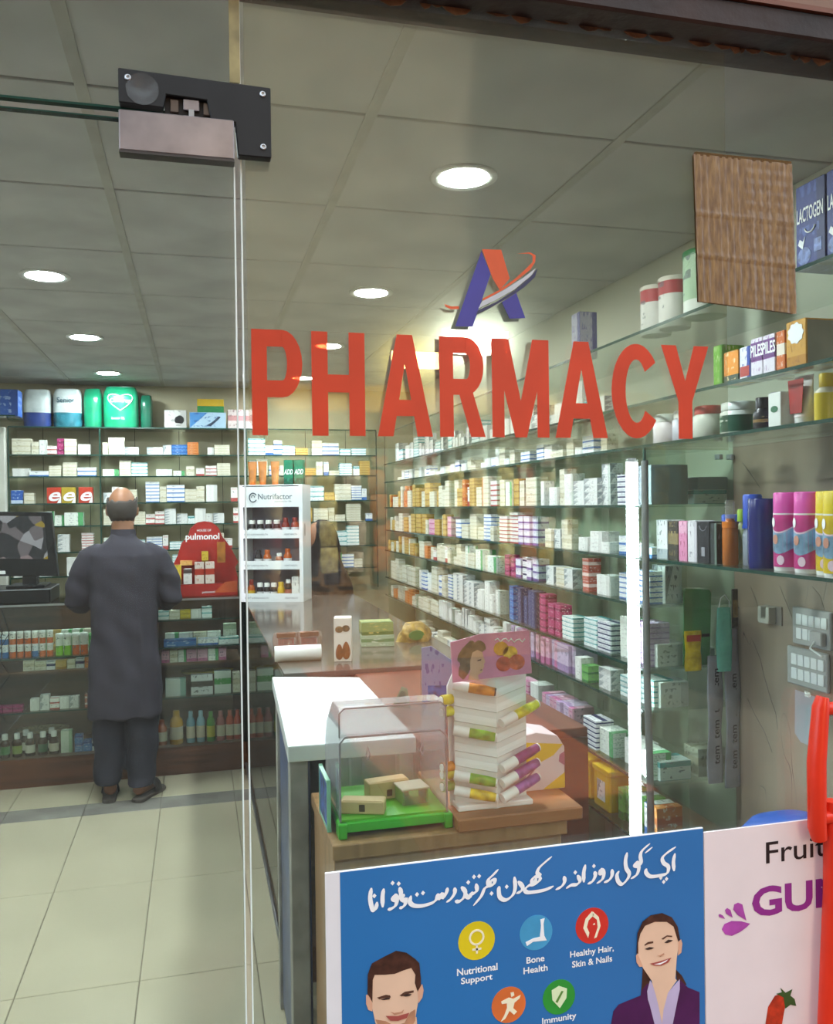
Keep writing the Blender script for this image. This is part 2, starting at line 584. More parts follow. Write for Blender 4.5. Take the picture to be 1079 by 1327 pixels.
PORTRAIT_POLYS = {
    'man_neck': [(2380, 8610), (2980, 8590), (3010, 8030), (2330, 8150)] ,
    'man_face': [(2300, 9040), (2330, 9310), (2580, 9350), (2910, 9350), (3000, 9210), (3040, 9030), (3000, 8780), (2960, 8570), (2840, 8370), (2650, 8340), (2460, 8460), (2370, 8610), (2330, 8820)] ,
    'man_ear': [(2240, 9030), (2280, 9030), (2330, 8890), (2330, 8780), (2270, 8810), (2240, 8900)] ,
    'man_ear2': [(3000, 8980), (3070, 9060), (3090, 8970), (3070, 8860), (3010, 8790)] ,
    'man_hair': [(2260, 9040), (2270, 9320), (2330, 9470), (2540, 9550), (2690, 9600), (2840, 9550), (2970, 9440), (3030, 9370), (3050, 9150), (3050, 9040), (3000, 8960), (2960, 9090), (2970, 9210), (2910, 9320), (2790, 9300), (2660, 9270), (2510, 9280), (2370, 9300), (2340, 9230), (2330, 8910), (2300, 8980)] ,
    'man_beard': [(2370, 8660), (2520, 8610), (2650, 8520), (2800, 8540), (2890, 8680), (2960, 8710), (2960, 8550), (2840, 8370), (2650, 8340), (2460, 8460)] ,
    'man_brow': [(2400, 8970), (2530, 8990), (2590, 8970), (2600, 8940), (2530, 8950), (2430, 8940)] ,
    'man_brow2': [(2730, 8950), (2810, 8990), (2940, 8990), (2940, 8960), (2830, 8950), (2760, 8930)] ,
    'man_eye': [(2450, 8930), (2530, 8950), (2590, 8940), (2580, 8920), (2500, 8920)] ,
    'man_eye2': [(2770, 8940), (2830, 8960), (2910, 8940), (2880, 8920), (2820, 8920)] ,
    'man_nose': [(2590, 8740), (2650, 8710), (2750, 8710), (2790, 8740), (2770, 8690), (2650, 8680)] ,
    'man_teeth': [(2560, 8670), (2700, 8650), (2840, 8670), (2800, 8630), (2700, 8610), (2600, 8620)] ,
    'man_mouth': [(2520, 8690), (2700, 8660), (2870, 8680), (2830, 8610), (2700, 8590), (2590, 8610)] ,
    'woman_hair_back': [(6620, 8760), (6720, 8730), (6750, 8560), (6680, 8320), (6580, 8340), (6600, 8520)] ,
    'woman_hair_right': [(7190, 8660), (7300, 8540), (7380, 8390), (7310, 8350), (7210, 8490)] ,
    'woman_jacket': [(6070, 7980), (6110, 8170), (6200, 8260), (6580, 8340), (6610, 8430), (6700, 8510), (6960, 8220), (7260, 8490), (7400, 8340), (7610, 8230), (7600, 7000), (6070, 7270)] ,
    'woman_shirt': [(6690, 8390), (6740, 8550), (6890, 8340), (7050, 8310), (7260, 8490), (7260, 8330), (7130, 7810), (7100, 7090), (6890, 7120), (6810, 7860), (6730, 8170), (6700, 8260)] ,
    'woman_chest': [(6770, 8530), (7170, 8530), (7210, 8480), (7050, 8310), (6970, 8060), (6940, 7840), (6890, 8100), (6840, 8300)] ,
    'woman_face': [(6520, 9010), (6530, 9190), (6620, 9430), (6830, 9510), (7040, 9470), (7180, 9350), (7240, 9150), (7240, 9000), (7210, 8830), (7180, 8500), (7030, 8430), (6790, 8510), (6730, 8600), (6630, 8750), (6560, 8870)] ,
    'woman_ear': [(6500, 8980), (6530, 9000), (6620, 8790), (6560, 8790), (6510, 8870)] ,
    'woman_ear2': [(7240, 9090), (7290, 9120), (7310, 9050), (7290, 8910), (7230, 8870)] ,
    'woman_hair': [(6510, 9010), (6530, 9320), (6620, 9490), (6760, 9570), (6960, 9580), (7130, 9490), (7230, 9330), (7270, 9120), (7240, 9090), (7210, 9180), (7160, 9340), (7040, 9430), (6830, 9460), (6660, 9420), (6580, 9310), (6540, 9170), (6540, 9000)] ,
    'woman_brow': [(6650, 9130), (6710, 9160), (6800, 9160), (6800, 9130), (6720, 9130), (6650, 9110)] ,
    'woman_brow2': [(6950, 9180), (7040, 9220), (7130, 9200), (7130, 9180), (7040, 9200), (6970, 9160)] ,
    'woman_eye': [(6650, 9060), (6730, 9080), (6810, 9060), (6770, 9040), (6700, 9040)] ,
    'woman_eye2': [(6990, 9110), (7060, 9150), (7140, 9130), (7110, 9110), (7040, 9100)] ,
    'woman_nose': [(6860, 8940), (6910, 8920), (6980, 8950), (6990, 8930), (6920, 8900)] ,
    'woman_mouth': [(6740, 8820), (6890, 8830), (7110, 8860), (7050, 8790), (6930, 8760), (6810, 8780)] ,
    'woman_teeth': [(6810, 8800), (6930, 8810), (7050, 8840), (7010, 8810), (6910, 8780)] ,
}
GUMMY_POLYS = {
    'drop': [(8550, 9190), (8390, 9250), (8210, 9280), (8080, 9250), (8030, 9170), (8090, 9080), (8210, 9040), (8360, 9080), (8480, 9140)] ,
    'drop2': [(8480, 9250), (8320, 9360), (8240, 9460), (8260, 9540), (8330, 9560), (8410, 9520), (8440, 9400)] ,
    'drop3': [(8230, 9330), (8110, 9410), (8090, 9470), (8130, 9500), (8190, 9460)] ,
    'drop4': [(8090, 9330), (7990, 9370), (7970, 9410), (8000, 9420), (8050, 9390)] ,
    'strawberry': [(9000, 7950), (9160, 7970), (9220, 7870), (9170, 7660), (9120, 7430), (9090, 7280), (8820, 7330), (8820, 7540), (8870, 7790)] ,
    'strawberry_leaf': [(9020, 7980), (9130, 7990), (9100, 8070), (9200, 7970), (9330, 8010), (9290, 7910), (9370, 7840), (9400, 7720), (9290, 7760), (9190, 7710), (9160, 7900)] ,
}
LOGO_POLYS = [
    ('blue', [(4130, 19760), (4270, 19430), (3980, 18640), (3710, 18630)] ),
    ('orange', [(4140, 19790), (4440, 19800), (4570, 19380), (4410, 19200), (4300, 19370)] ),
    ('orange', [(4140, 19060), (4400, 19200), (4640, 19370), (4820, 19530), (4940, 19650), (4940, 19740), (4890, 19770), (4700, 19760), (4900, 19790), (4990, 19750), (4980, 19650), (4900, 19530), (4710, 19380), (4470, 19210), (4150, 19030)] ),
    ('white', [(4070, 18910), (4130, 19020), (4470, 19200), (4780, 19400), (4990, 19560), (4920, 19450), (4640, 19220), (4330, 19040)] ),
    ('navy', [(4030, 18820), (4070, 18890), (4330, 19010), (4640, 19200), (4900, 19420), (5020, 19560), (4970, 19420), (4810, 19270), (4670, 19170), (4430, 19030), (4200, 18900)] ),
    ('blue', [(4440, 19020), (4670, 19170), (4810, 18800), (4560, 18780)] ),
    ('orange', [(3550, 18950), (3650, 18920), (3770, 18930), (3770, 18890), (3650, 18880), (3570, 18910)] ),
]

# ================================================================== the room shell
XL, XR, YF, YB, ZC = -1.36, 1.66, 1.2, 6.5, 2.5


def marble_mat():
    m, nt, b = new_mat('grey brown veined laminate')
    N, L = nt.nodes, nt.links
    tc = N.new('ShaderNodeTexCoord')
    n = N.new('ShaderNodeTexNoise')
    n.inputs['Scale'].default_value = 3.0
    n.inputs['Detail'].default_value = 7
    L.new(tc.outputs['Object'], n.inputs['Vector'])
    r = N.new('ShaderNodeValToRGB')
    r.color_ramp.elements[0].position, r.color_ramp.elements[1].position = 0.3, 0.72
    r.color_ramp.elements[0].color, r.color_ramp.elements[1].color = srgb('#83705f'), srgb('#a8947f')
    L.new(n.outputs['Fac'], r.inputs['Fac'])
    mp = N.new('ShaderNodeMapping')
    mp.inputs['Rotation'].default_value = (R(28), 0, 0)
    mp.inputs['Scale'].default_value = (1.0, 2.6, 0.7)
    L.new(tc.outputs['Object'], mp.inputs['Vector'])
    n2 = N.new('ShaderNodeTexNoise')
    n2.inputs['Scale'].default_value = 2.6
    n2.inputs['Detail'].default_value = 1.5
    L.new(mp.outputs[0], n2.inputs['Vector'])
    a = N.new('ShaderNodeMath'); a.operation = 'SUBTRACT'; a.inputs[1].default_value = 0.5
    L.new(n2.outputs['Fac'], a.inputs[0])
    c = N.new('ShaderNodeMath'); c.operation = 'ABSOLUTE'
    L.new(a.outputs[0], c.inputs[0])
    d = N.new('ShaderNodeMath'); d.operation = 'LESS_THAN'; d.inputs[1].default_value = 0.0006
    L.new(c.outputs[0], d.inputs[0])
    mx = N.new('ShaderNodeMix'); mx.data_type = 'RGBA'
    mx.inputs['B'].default_value = srgb('#3d342e')
    L.new(r.outputs['Color'], mx.inputs['A'])
    L.new(d.outputs[0], mx.inputs['Factor'])
    L.new(mx.outputs['Result'], b.inputs['Base Color'])
    b.inputs['Roughness'].default_value = 0.4
    return m


M_MARBLE = marble_mat()
M_WALL = mat('cream wall laminate', '#bdb394', 0.55, noise=0.05, scale=2)
M_WALLL = mat('grey white wall', '#b9b8b0', 0.7, noise=0.06, scale=3)
M_TILE = mat('ivory polished floor tile', '#b9b096', 0.16, noise=0.05, scale=2.2)
M_GROUT = mat('brown grout', '#7d7360', 0.8)
M_STRIP = mat('grey marble floor border', '#86827a', 0.2, noise=0.14, scale=6)
M_CTILE = mat('gypsum ceiling tile', '#b5b3af', 0.8, noise=0.10, scale=3.5, bump=0.05, bscale=60)
M_CBAR = mat('grey ceiling bar', '#a5a298', 0.6, noise=0.08)
M_DARKGAP = mat('dark ceiling joint', '#3a362f', 0.9)
M_GLASS = glass('clear storefront glass', '#f4faf7', 0.015, 0.0, 0.004, '#ffffff', 0.035)
M_SHELF = glass('green tinted shelf glass', '#f6fbf8', 0.012)
M_EDGE = mat('green glass edge', '#24443a', 0.15, noise=0)
M_ALU = mat('brushed aluminium', '#b9bcc0', 0.3, 1.0, noise=0.05)
M_DARK = mat('dark void lining', '#1a1614', 0.7)

# floor with its tiles
floor = struct(MB().box(XL, XR, YF - 0.05, YB, -0.06, -0.006).build('floor', M_GROUT), 'ivory tiled shop floor')
tile_cache = {}


def slab_mesh(w, d, h, m, key, bevel=0.002):
    k = (round(w, 3), round(d, 3), round(h, 3), key)
    if k not in tile_cache:
        tile_cache[k] = MB().box(-w / 2, w / 2, -d / 2, d / 2, -h, 0).mesh(key, m, bevel)
    return tile_cache[k]


xs_t = [-1.39 + 0.393 * k for k in range(9)]
ys_t = [1.32, 2.22, 3.02, 3.82, 4.735]
for i in range(len(xs_t) - 1):
    for j in range(len(ys_t) - 1):
        x0, x1 = max(xs_t[i], XL), min(xs_t[i + 1], XR)
        place('tile', slab_mesh(x1 - x0 - .003, ys_t[j + 1] - ys_t[j] - .003, .006, M_TILE, 'floor tile'), floor,
              ((x0 + x1) / 2, (ys_t[j] + ys_t[j + 1]) / 2, 0))
    x0, x1 = max(xs_t[i], XL), min(xs_t[i + 1], XR)
    place('border_tile', slab_mesh(x1 - x0 - .002, .185, .006, M_STRIP, 'floor border'), floor, ((x0 + x1) / 2, 4.83, 0))
    place('tile', slab_mesh(x1 - x0 - .003, .5, .006, M_TILE, 'floor tile'), floor, ((x0 + x1) / 2, 5.175, 0))
    place('tile', slab_mesh(x1 - x0 - .003, 1.06, .006, M_TILE, 'floor tile'), floor, ((x0 + x1) / 2, 5.96, 0))

# suspended ceiling: tiles and flat bars
ceiling = struct(MB().box(XL - .1, XR + .1, YF + 0.01, YB + .1, ZC + .012, ZC + .10).build('ceiling', M_DARKGAP), 'suspended ceiling of grey gypsum tiles')
xs_c = [XL, -0.845, -0.225, 0.40, 1.025, XR]
ys_c = [1.215] + [1.315 + 0.605 * k for k in range(9)] + [YB]
for i in range(5):
    for j in range(len(ys_c) - 1):
        w, d = xs_c[i + 1] - xs_c[i] - .004, ys_c[j + 1] - ys_c[j] - .010
        k = ('ct', round(w, 3), round(d, 3))
        if k not in tile_cache:
            tile_cache[k] = MB().box(-w / 2, w / 2, -d / 2, d / 2, 0, .012).mesh('ceiling tile', M_CTILE, .0025)
        place('ceiling_tile', tile_cache[k], ceiling, ((xs_c[i] + xs_c[i + 1]) / 2, (ys_c[j] + ys_c[j + 1]) / 2, ZC))
for x in xs_c[1:5]:
    MB().box(x - .013, x + .013, 1.215, YB, ZC - .004, ZC).build('ceiling_bar', M_CBAR, ceiling)

# walls
struct(MB().box(XL - .1, XR + .1, YB, YB + .1, 0, ZC + .01).build('wall_back', M_WALL), 'cream back wall behind the shelves')
struct(MB().box(XL - .1, XL, YF, YB, 0, ZC + .01).build('wall_left', M_WALLL), 'pale left wall')
wr = struct(MB().box(XR, XR + .1, YF, YB, 0, ZC + .01).build('wall_right', mat('pale cream laminate', '#dad7c2', .5, noise=.04, scale=2)), 'cream right wall behind the glass shelves')
lp = MB().box(XR - .006, XR, 1.21, 2.365, 0, 1.775).build('laminate_panel', M_MARBLE, wr)
for pts in (
        [(2.274, 1.172), (2.238, 1.119), (2.22, 1.068), (2.193, 1.011), (2.169, 0.97), (2.162, 0.926)] ,
        [(2.303, 0.987), (2.27, 0.947), (2.223, 0.904), (2.188, 0.85)] ,
        [(2.315, 1.722), (2.266, 1.676), (2.233, 1.643)] ,
        [(2.146, 1.35), (2.113, 1.297), (2.094, 1.266)] ,
        [(2.01, 1.362), (1.98, 1.34), (1.963, 1.303)] ,
        [(2.283, 1.338), (2.253, 1.294), (2.239, 1.248)] ,):
    MB().tube([(XR - .0058, y, z) for y, z in pts], .0009, 4).build('crack', M_DARK, lp)
# joints of the laminate sheets on the back wall
for k in range(9):
    x = -1.05 + k * 0.31
    MB().box(x - .0015, x + .0015, YB - .002, YB, 1.06, 2.17).build('panel_joint', M_DARKGAP, bpy.data.objects['wall_back'])

# facade around the glass front
M_HEAD = mat('dark stained head beam', '#2a1710', 0.6, noise=0.3, scale=9, bump=0.3, bscale=25)
M_RUST = mat('rusty flaking paint', '#6b4a30', 0.8, noise=0.35, scale=30, bump=0.5, bscale=40)
M_FACADE = mat('brown facade sheet', '#7a5c4a', 0.6, noise=0.12, scale=3)
M_OUT = mat('outer masonry', '#8b8074', 0.85, noise=0.1)
hb = struct(MB().box(-2.2, 2.6, 1.145, 1.255, 2.330, 2.372).build('trim_1', M_HEAD, bevel=.004), 'dark wooden head beam above the glass')
MB().box(-2.2, 2.6, 1.14, 1.146, 2.372, 2.38).build('bead', mat('copper brown bead', '#6a3d28', 0.4, 0.2), hb)
bm_r = MB()
rr = random.Random(4)
x = 0.22
while x < 1.5:                                   # flakes of old paint below the beam
    w = rr.uniform(.01, .05)
    h = rr.uniform(.003, .014)
    bm_r.prism([(x, 2.331), (x + w, 2.331), (x + w * .8, 2.331 - h * .7), (x + w * .45, 2.331 - h), (x + w * .15, 2.331 - h * .5)], 1.1930, 1.1945)
    x += w * rr.uniform(.7, 1.6)
bm_r.build('paint_flakes', M_RUST, hb)['kind'] = 'stuff'
fw = struct(MB().box(-2.6, 3.2, 1.15, 1.30, 2.38, 3.6).build('wall_front', M_FACADE), 'brown sheet facade above the shop front')
MB().box(-2.6, -0.98, 1.15, 1.27, 0, 2.33).box(1.75, 3.2, 1.15, 1.27, 0, 2.33).build('pier', M_OUT, fw)

# fixed glass panel, transom and glass door
win1 = struct(MB().box(0.066, 1.75, 1.195, 1.205, 0.03, 2.331).build('window_1', M_GLASS), 'large fixed glass panel of the shop front')
MB().box(0.0645, 0.0665, 1.1945, 1.2055, 0.03, 2.331).build('glass_edge', mat('pale glass edge', '#dfe9e4', 0.1, noise=0), win1)
MB().box(0.052, 0.066, 1.1935, 1.2065, 2.185, 2.331).build('silicone_joint', mat('yellowed silicone', '#9a8f62', 0.4, noise=0.2, scale=30), win1)
win2 = struct(MB().box(-0.98, 0.052, 1.195, 1.205, 2.136, 2.331).build('window_2', M_GLASS), 'narrow glass transom above the door')
MB().box(-0.98, 0.052, 1.1945, 1.2055, 2.134, 2.137).build('glass_edge', MATS['green glass edge'], win2)
door = struct(MB().box(-0.97, 0.0565, 1.195, 1.205, 0.01, 2.122).build('door_1', M_GLASS), 'frameless glass door')
MB().box(0.0555, 0.0575, 1.1945, 1.2055, 0.01, 2.07).build('glass_edge', MATS['pale glass edge'], door)
MB().box(-0.97, 0.0565, 1.1945, 1.2055, 2.1205, 2.1225).build('glass_edge', MATS['green glass edge'], door)

# the patch fitting at the top of the door
M_PBLK = mat('black patch plate', '#0f1012', 0.55, noise=0.25, scale=18)
M_PSIL = mat('scuffed steel cover', '#b3a9aa', 0.28, 0.85, noise=0.16, scale=14)
pf = thing('door_patch_fitting', 'black L-shaped patch fitting with scuffed steel cover at the door top', 'hinge', (-0.092, 1.195, 2.072))
MB().prism([(0, .109), (.198, .104), (.198, .008), (.153, .008), (.150, .052), (.118, .054), (.113, .078), (.060, .080), (.056, .062), (0, .064)],
           -.016, 0).build('cover_plate', M_PBLK, pf, bevel=.0012)
MB().box(0, .148, -.020, 0, 0, .0535).build('steel_cover', M_PSIL, pf, bevel=.0015)
MB().box(0, .148, -.0195, 0, -.003, 0).build('lower_lip', mat('dark steel lip', '#4a4644', 0.4, 0.6), pf)
MB().box(.058, .118, -.008, -.002, .052, .082).build('recess', M_DARK, pf)
MB().box(.082, .103, -.013, -.004, .064, .078).build('pivot_block', M_PSIL, pf, bevel=.0008)
MB().box(.089, .096, -.013, -.004, .052, .065).build('pivot_pin', M_ALU, pf)
for a in (.065, .108):
    MB().box(a, a + .011, -.011, -.004, .060, .077).build('lug', mat('brown pitted lug', '#5d5148', 0.5, 0.5), pf, bevel=.0008)
for a, b in ((.012, .097), (.187, .022), (.187, .094)):
    o = MB().lathe([(.0042, 0), (.0042, .0012), (.002, .0016), (.002, .0004)], n=12).build('screw', M_ALU, pf, loc=(a, -.0162, b))
    o.rotation_euler.x = R(90)
o = MB().lathe([(.0, 0), (.021, 0), (.021, .0003)], n=28).build('sticker', glass('clear sticker', '#f0f2f2', 0.0, 0.3, 0.02), pf, loc=(.030, -.0163, .084))
o.rotation_euler.x = R(90)

# outside ground, step and street
m_, nt_, b_ = new_mat('red brick paving')
br = nt_.nodes.new('ShaderNodeTexBrick')
br.inputs['Color1'].default_value = srgb('#9a4a34')
br.inputs['Color2'].default_value = srgb('#b4603f')
br.inputs['Mortar'].default_value = srgb('#6f5a4c')
br.inputs['Scale'].default_value = 5.0
tcx = nt_.nodes.new('ShaderNodeTexCoord')
nt_.links.new(tcx.outputs['Object'], br.inputs['Vector'])
nt_.links.new(br.outputs['Color'], b_.inputs['Base Color'])
b_.inputs['Roughness'].default_value = 0.8
gr_ = struct(MB().box(-14, 16, -9, YF - .05, -.2, -.03).build('ground', mat('shade dark street', '#4a4743', .9, noise=.2, scale=3)), 'street in front of the shop, darkened in place of shade')  # dark colour stands in for shade on the ground beside the brick path
MB().box(1.0, 2.5, -9, YF - .06, -.03, -.02).build('brick_path', m_, gr_)

# ================================================================== downlights and LED tube
M_TRIM = mat('white lamp trim', '#d9d9d6', 0.4, noise=0)
M_LENS = emit('cool white lamp lens', '#f1f7ff', LAMP)
dl_ring = MB().lathe([(.068, 0), (.086, -.004), (.092, -.001), (.092, .004), (.068, .004)], n=28).mesh('trim_ring', M_TRIM)
dl_lens = MB().lathe([(.0, -.003), (.04, -.004), (.068, -.001), (.068, .001)], n=28).mesh('lens', M_LENS)
pos_words = {(-.55, 2.25): 'nearest the door, over the left aisle', (-.55, 3.5): 'over the left aisle, largest of the three there',
             (-.55, 4.7): 'over the left aisle, middle one', (-.55, 5.9): 'above the green diaper packs',
             (.72, 2.22): 'above the letter logo, nearest the glass', (.72, 3.5): 'above the red window lettering',
             (.72, 4.7): 'seen through the red letter H', (.72, 5.9): 'seen through the red letter P, farthest back'}
for (x, y), wds in pos_words.items():
    t = thing('downlight', 'round lit ceiling downlight ' + wds, 'downlight', (x, y, ZC), 0, 'ceiling downlights')
    place('trim_ring', dl_ring, t, (0, 0, -.004))
    place('lens', dl_lens, t, (0, 0, -.004))

led = thing('led_tube', 'glowing white vertical LED tube on the front edge of the right shelves', 'light', (1.335, 2.432, .53))
MB().box(-.008, .022, .012, .018, 0, 1.215).build('profile', M_ALU, led, bevel=.001)
m_led = emit('LED strip', '#eef6ff', 16.0)
mb = MB()
for k in range(58):
    z = .015 + k * .0205
    mb.box(-.015, .015, -.008, .010, z, z + .0165)
mb.build('diodes', m_led, led)['kind'] = 'stuff'
MB().box(-.017, .017, -.009, .012, .008, 1.21).build('diffuser', glass('LED diffuser', '#ffffff', 0.03, .2, .06), led)
MB().box(-.035, .03, -.015, .02, -.03, .006).build('end_cap', WHITE, led, bevel=.003)
MB().tube([(-.012, -.10, 1.2), (-.012, -.10, .55), (-.006, -.10, .3), (.002, -.10, -.5)], .011, 10).build('cable_pipe', mat('grey pipe', '#7d8280', .4), led)

# ================================================================== glass shelving on the right wall
SX0, SX1 = 1.34, 1.655
RZ = [2.135, 1.912, 1.78, 1.595, 1.43, 1.282, 1.085, .955, .725, .53]
rs = thing('wall_shelving', 'long glass shelving unit filled with medicine along the right wall', 'shelving', (0, 0, 0))


def glass_shelf(parent, x0, x1, y0, y1, z, axis):
    o = MB().box(x0, x1, y0, y1, z - .008, z).build('shelf', M_SHELF, parent)
    if axis == 'x':
        MB().box(x0 - .0015, x0, y0, y1, z - .0085, z + .0002).build('shelf_edge', M_EDGE, o)
    else:
        MB().box(x0, x1, y0 - .0015, y0, z - .0085, z + .0002).build('shelf_edge', M_EDGE, o)
    return o


for z in RZ[:3]:
    glass_shelf(rs, SX0, SX1, 1.26, 6.12, z, 'x')
for z in RZ[3:]:
    glass_shelf(rs, SX0, SX1, 2.372 if z != 1.43 else 1.26, 6.12, z, 'x')
fin_y = [2.64, 2.93, 3.28, 3.75, 4.5, 5.3, 6.115]
for y in fin_y:
    MB().box(SX0 + .02, SX1, y - .003, y + .003, .05, 1.771).build('divider', M_SHELF, rs)
MB().box(SX0, SX1, 2.362, 2.370, .05, 1.771).build('end_panel', glass('greenish end panel glass', '#f0f8f3', 0.02, 0, .01), rs)
MB().box(SX0 - .001, SX0 + .004, 2.3615, 2.3705, .05, 1.771).build('end_panel_edge', M_EDGE, rs)
MB().box(SX0 + .02, SX1, 2.38, 6.12, 0, .05).build('plinth', M_DARK, rs)
MB().box(SX1 - .018, SX1 - .004, 2.352, 2.378, 1.735, 1.752).build('clamp', M_ALU, rs, bevel=.002)
MB().box(SX1 - .06, SX1 - .045, 2.352, 2.378, 1.735, 1.752).build('clamp', M_ALU, rs, bevel=.002)

# ================================================================== glass shelving on the back wall
BZ = [2.172, 1.982, 1.834, 1.650, 1.496, 1.317, 1.152]
bs = thing('wall_shelving', 'glass shelving unit full of white cartons across the back wall', 'shelving', (0, 0, 0))
for z in BZ:
    glass_shelf(bs, -1.22, 1.30, 6.2, 6.485, z, 'y')
for x in (-1.22, -.64, .35, 1.30):
    MB().box(x - .004, x + .004, 6.205, 6.485, 1.0, BZ[0] - .009).build('divider', M_SHELF, bs)
    MB().box(x - .0045, x + .0045, 6.2025, 6.205, 1.0, BZ[0] - .009).build('divider_edge', M_EDGE, bs)
MB().box(-1.275, -1.228, 6.13, 6.20, 0, 2.16).build('post', mat('cream painted post', '#c9c8bd', .5), bs, bevel=.003)

lw = thing('corner_shelf', 'small glass shelf on the left wall holding a blue box', 'shelf', (XL, 5.75, 2.2))
MB().box(0.002, .27, 0, .36, -.008, 0).build('shelf', M_SHELF, lw)
MB().box(0.002, .27, -.002, 0, -.0085, 0).build('shelf_edge', M_EDGE, lw)
MB().box(0.002, .03, .1, .12, -.06, -.008).build('bracket', M_ALU, lw)

# ================================================================== medicine cartons
PAL = {
    'white and blue': print_mat('c1', '#e9ebe8', '#3b6fb5', 0), 'white and green': print_mat('c2', '#e6ebe0', '#5aa56a', 1),
    'cream': print_mat('c3', '#ddd8c4', '#c9c2a8', 2, '#8a8470'), 'white and red': print_mat('c4', '#e9e6e0', '#b54a45', 0),
    'white and teal': print_mat('c5', '#e4ece9', '#4fa7a5', 4), 'white and navy': print_mat('c6', '#e3e4e6', '#27305e', 2),
    'plain white': print_mat('c7', '#e8e8e2', '#d5d5cf', 1, '#9a9c98'), 'white and grey': print_mat('c8', '#dfe0dc', '#9fa6a6', 3),
    'pink': print_mat('c9', '#d9a6b8', '#c06a94', 0), 'magenta': print_mat('c10', '#a8326a', '#7d1f4d', 2, '#e3b3c9'),
    'navy patterned': print_mat('c11', '#3a4470', '#1d2448', 1, '#b9c0d8'), 'yellow': print_mat('c12', '#d9bf3a', '#b89a20', 0),
    'blue': print_mat('c13', '#3f77b8', '#2b4f94', 4, '#c9d8ea'), 'green': print_mat('c14', '#6fae5a', '#3d7f3f', 0),
    'orange': print_mat('c15', '#cf7f3c', '#b55a22', 2, '#efe0c8'), 'white and purple': print_mat('c16', '#e4e0e8', '#7d5fa0', 0),
    'brick red': print_mat('c17', '#b5604f', '#e2c9c0', 2, '#e9ddd5'), 'lilac': print_mat('c18', '#cdb6cf', '#a98bb5', 0),
    'golden': print_mat('c19', '#c9a75c', '#a8803a', 0),
}
PALK = list(PAL)
carton_cache = {}


def carton_mesh(w, d, h, pal):
    k = (round(w, 3), round(d, 3), round(h, 3), pal)
    if k not in carton_cache:
        mb = MB().box(-w / 2, w / 2, 0, d, 0, h)
        # tuck flap on the front end of the carton
        mb.box(-w * .42, w * .42, -.0006, .0004, h * .86, h * .995)
        carton_cache[k] = mb.mesh('carton', PAL[pal], bevel=min(.0012, h * .06))
    return carton_cache[k]


BOXES = []          # (w, d, h, palette, centre of the front edge at the base, rotation, shelf words)


def rnd_dims(r):
    c = r.random()
    if c < .45:
        return r.choice((.075, .09, .105)), r.choice((.05, .07)), r.choice((.018, .024))
    if c < .75:
        return r.choice((.06, .075, .12)), r.choice((.05, .07)), r.choice((.030, .036))
    if c < .92:
        return r.choice((.045, .055)), r.choice((.045, .05)), r.choice((.055, .07))
    return r.choice((.035, .045)), .045, r.choice((.085, .1))


STACKS = {}
ORD = ['first', 'second', 'third', 'fourth', 'fifth', 'sixth', 'seventh', 'eighth', 'ninth', 'tenth', 'eleventh', 'twelfth', 'thirteenth', 'fourteenth', 'fifteenth', 'sixteenth', 'seventeenth', 'eighteenth', 'nineteenth', 'twentieth']
NUM = ['one', 'two', 'three', 'four', 'five', 'six', 'seven', 'eight', 'nine', 'ten']


def shape_word(w, h):
    return 'flat' if h < .028 else ('tall' if h > w else 'small')


def fill(r, a0, a1, z, gap, pals, wall, words, dense=.9, dims=None, fullness=(.35, .95), front=0.012):
    """rows of stacked cartons between a0 and a1 on one shelf"""
    a = a0
    while a < a1 - .03:
        if r.random() > dense:
            a += r.uniform(.02, .07)
            continue
        w, d, h = dims(r) if dims else rnd_dims(r)
        if a + w > a1:
            break
        pal = r.choice(pals)
        top = gap * r.uniform(*fullness)
        n = max(1, int(top / h))
        if h > .05:
            n = min(n, 2)
        if h * n > gap - .008:
            n -= 1
        if n < 1:
            a += .02
            continue
        f = front + r.uniform(0, .02)
        key = (words, pal, shape_word(w, h))
        STACKS[key] = sidx = STACKS.get(key, -1) + 1
        dz = 0
        for q in range(n):
            p = pal
            off = r.uniform(-.001, .001)
            if wall == 'back':
                BOXES.append((w, d, h, p, (a + w / 2 + off, 6.2 + f, z + dz), 0.0, words, q, n, sidx))
            else:
                BOXES.append((w, d, h, p, (SX0 + f, a + w / 2 + off, z + dz), R(-90), words, q, n, sidx))
            dz += h
        a += w + r.choice((.003, .003, .004, .012))


WH = ['plain white', 'plain white', 'cream', 'cream', 'white and grey', 'white and blue', 'white and green', 'white and red', 'white and teal']
rb = random.Random(21)
ordn = ['top', 'second', 'third', 'fourth', 'fifth', 'sixth', 'lowest']
for i in range(1, 7):
    g = BZ[i - 1] - BZ[i] - .01
    wds = 'back wall shelf %s' % NUM[i]
    segs = [(-1.20, -.655), (-.625, .335), (.365, 1.28)]
    for s, (a0, a1) in enumerate(segs):
        pals = WH
        if i == 3 and s == 0:
            fill(rb, -1.13, -.99, BZ[i], g, WH, 'back', wds)
            continue
        if i == 1:
            pals = WH + (['navy patterned', 'magenta'] if s == 0 else ['blue', 'orange'] if s == 1 else [])
        if s == 2:
            pals = ['cream', 'golden', 'white and teal', 'white and blue']
        if i >= 5:
            pals = WH + ['white and teal', 'white and blue']
        fill(rb, a0, a1, BZ[i], g, pals, 'back', wds, dense=.93 if i in (2, 4) else .86, fullness=(.3, .75) if i == 1 else (.35, .92))

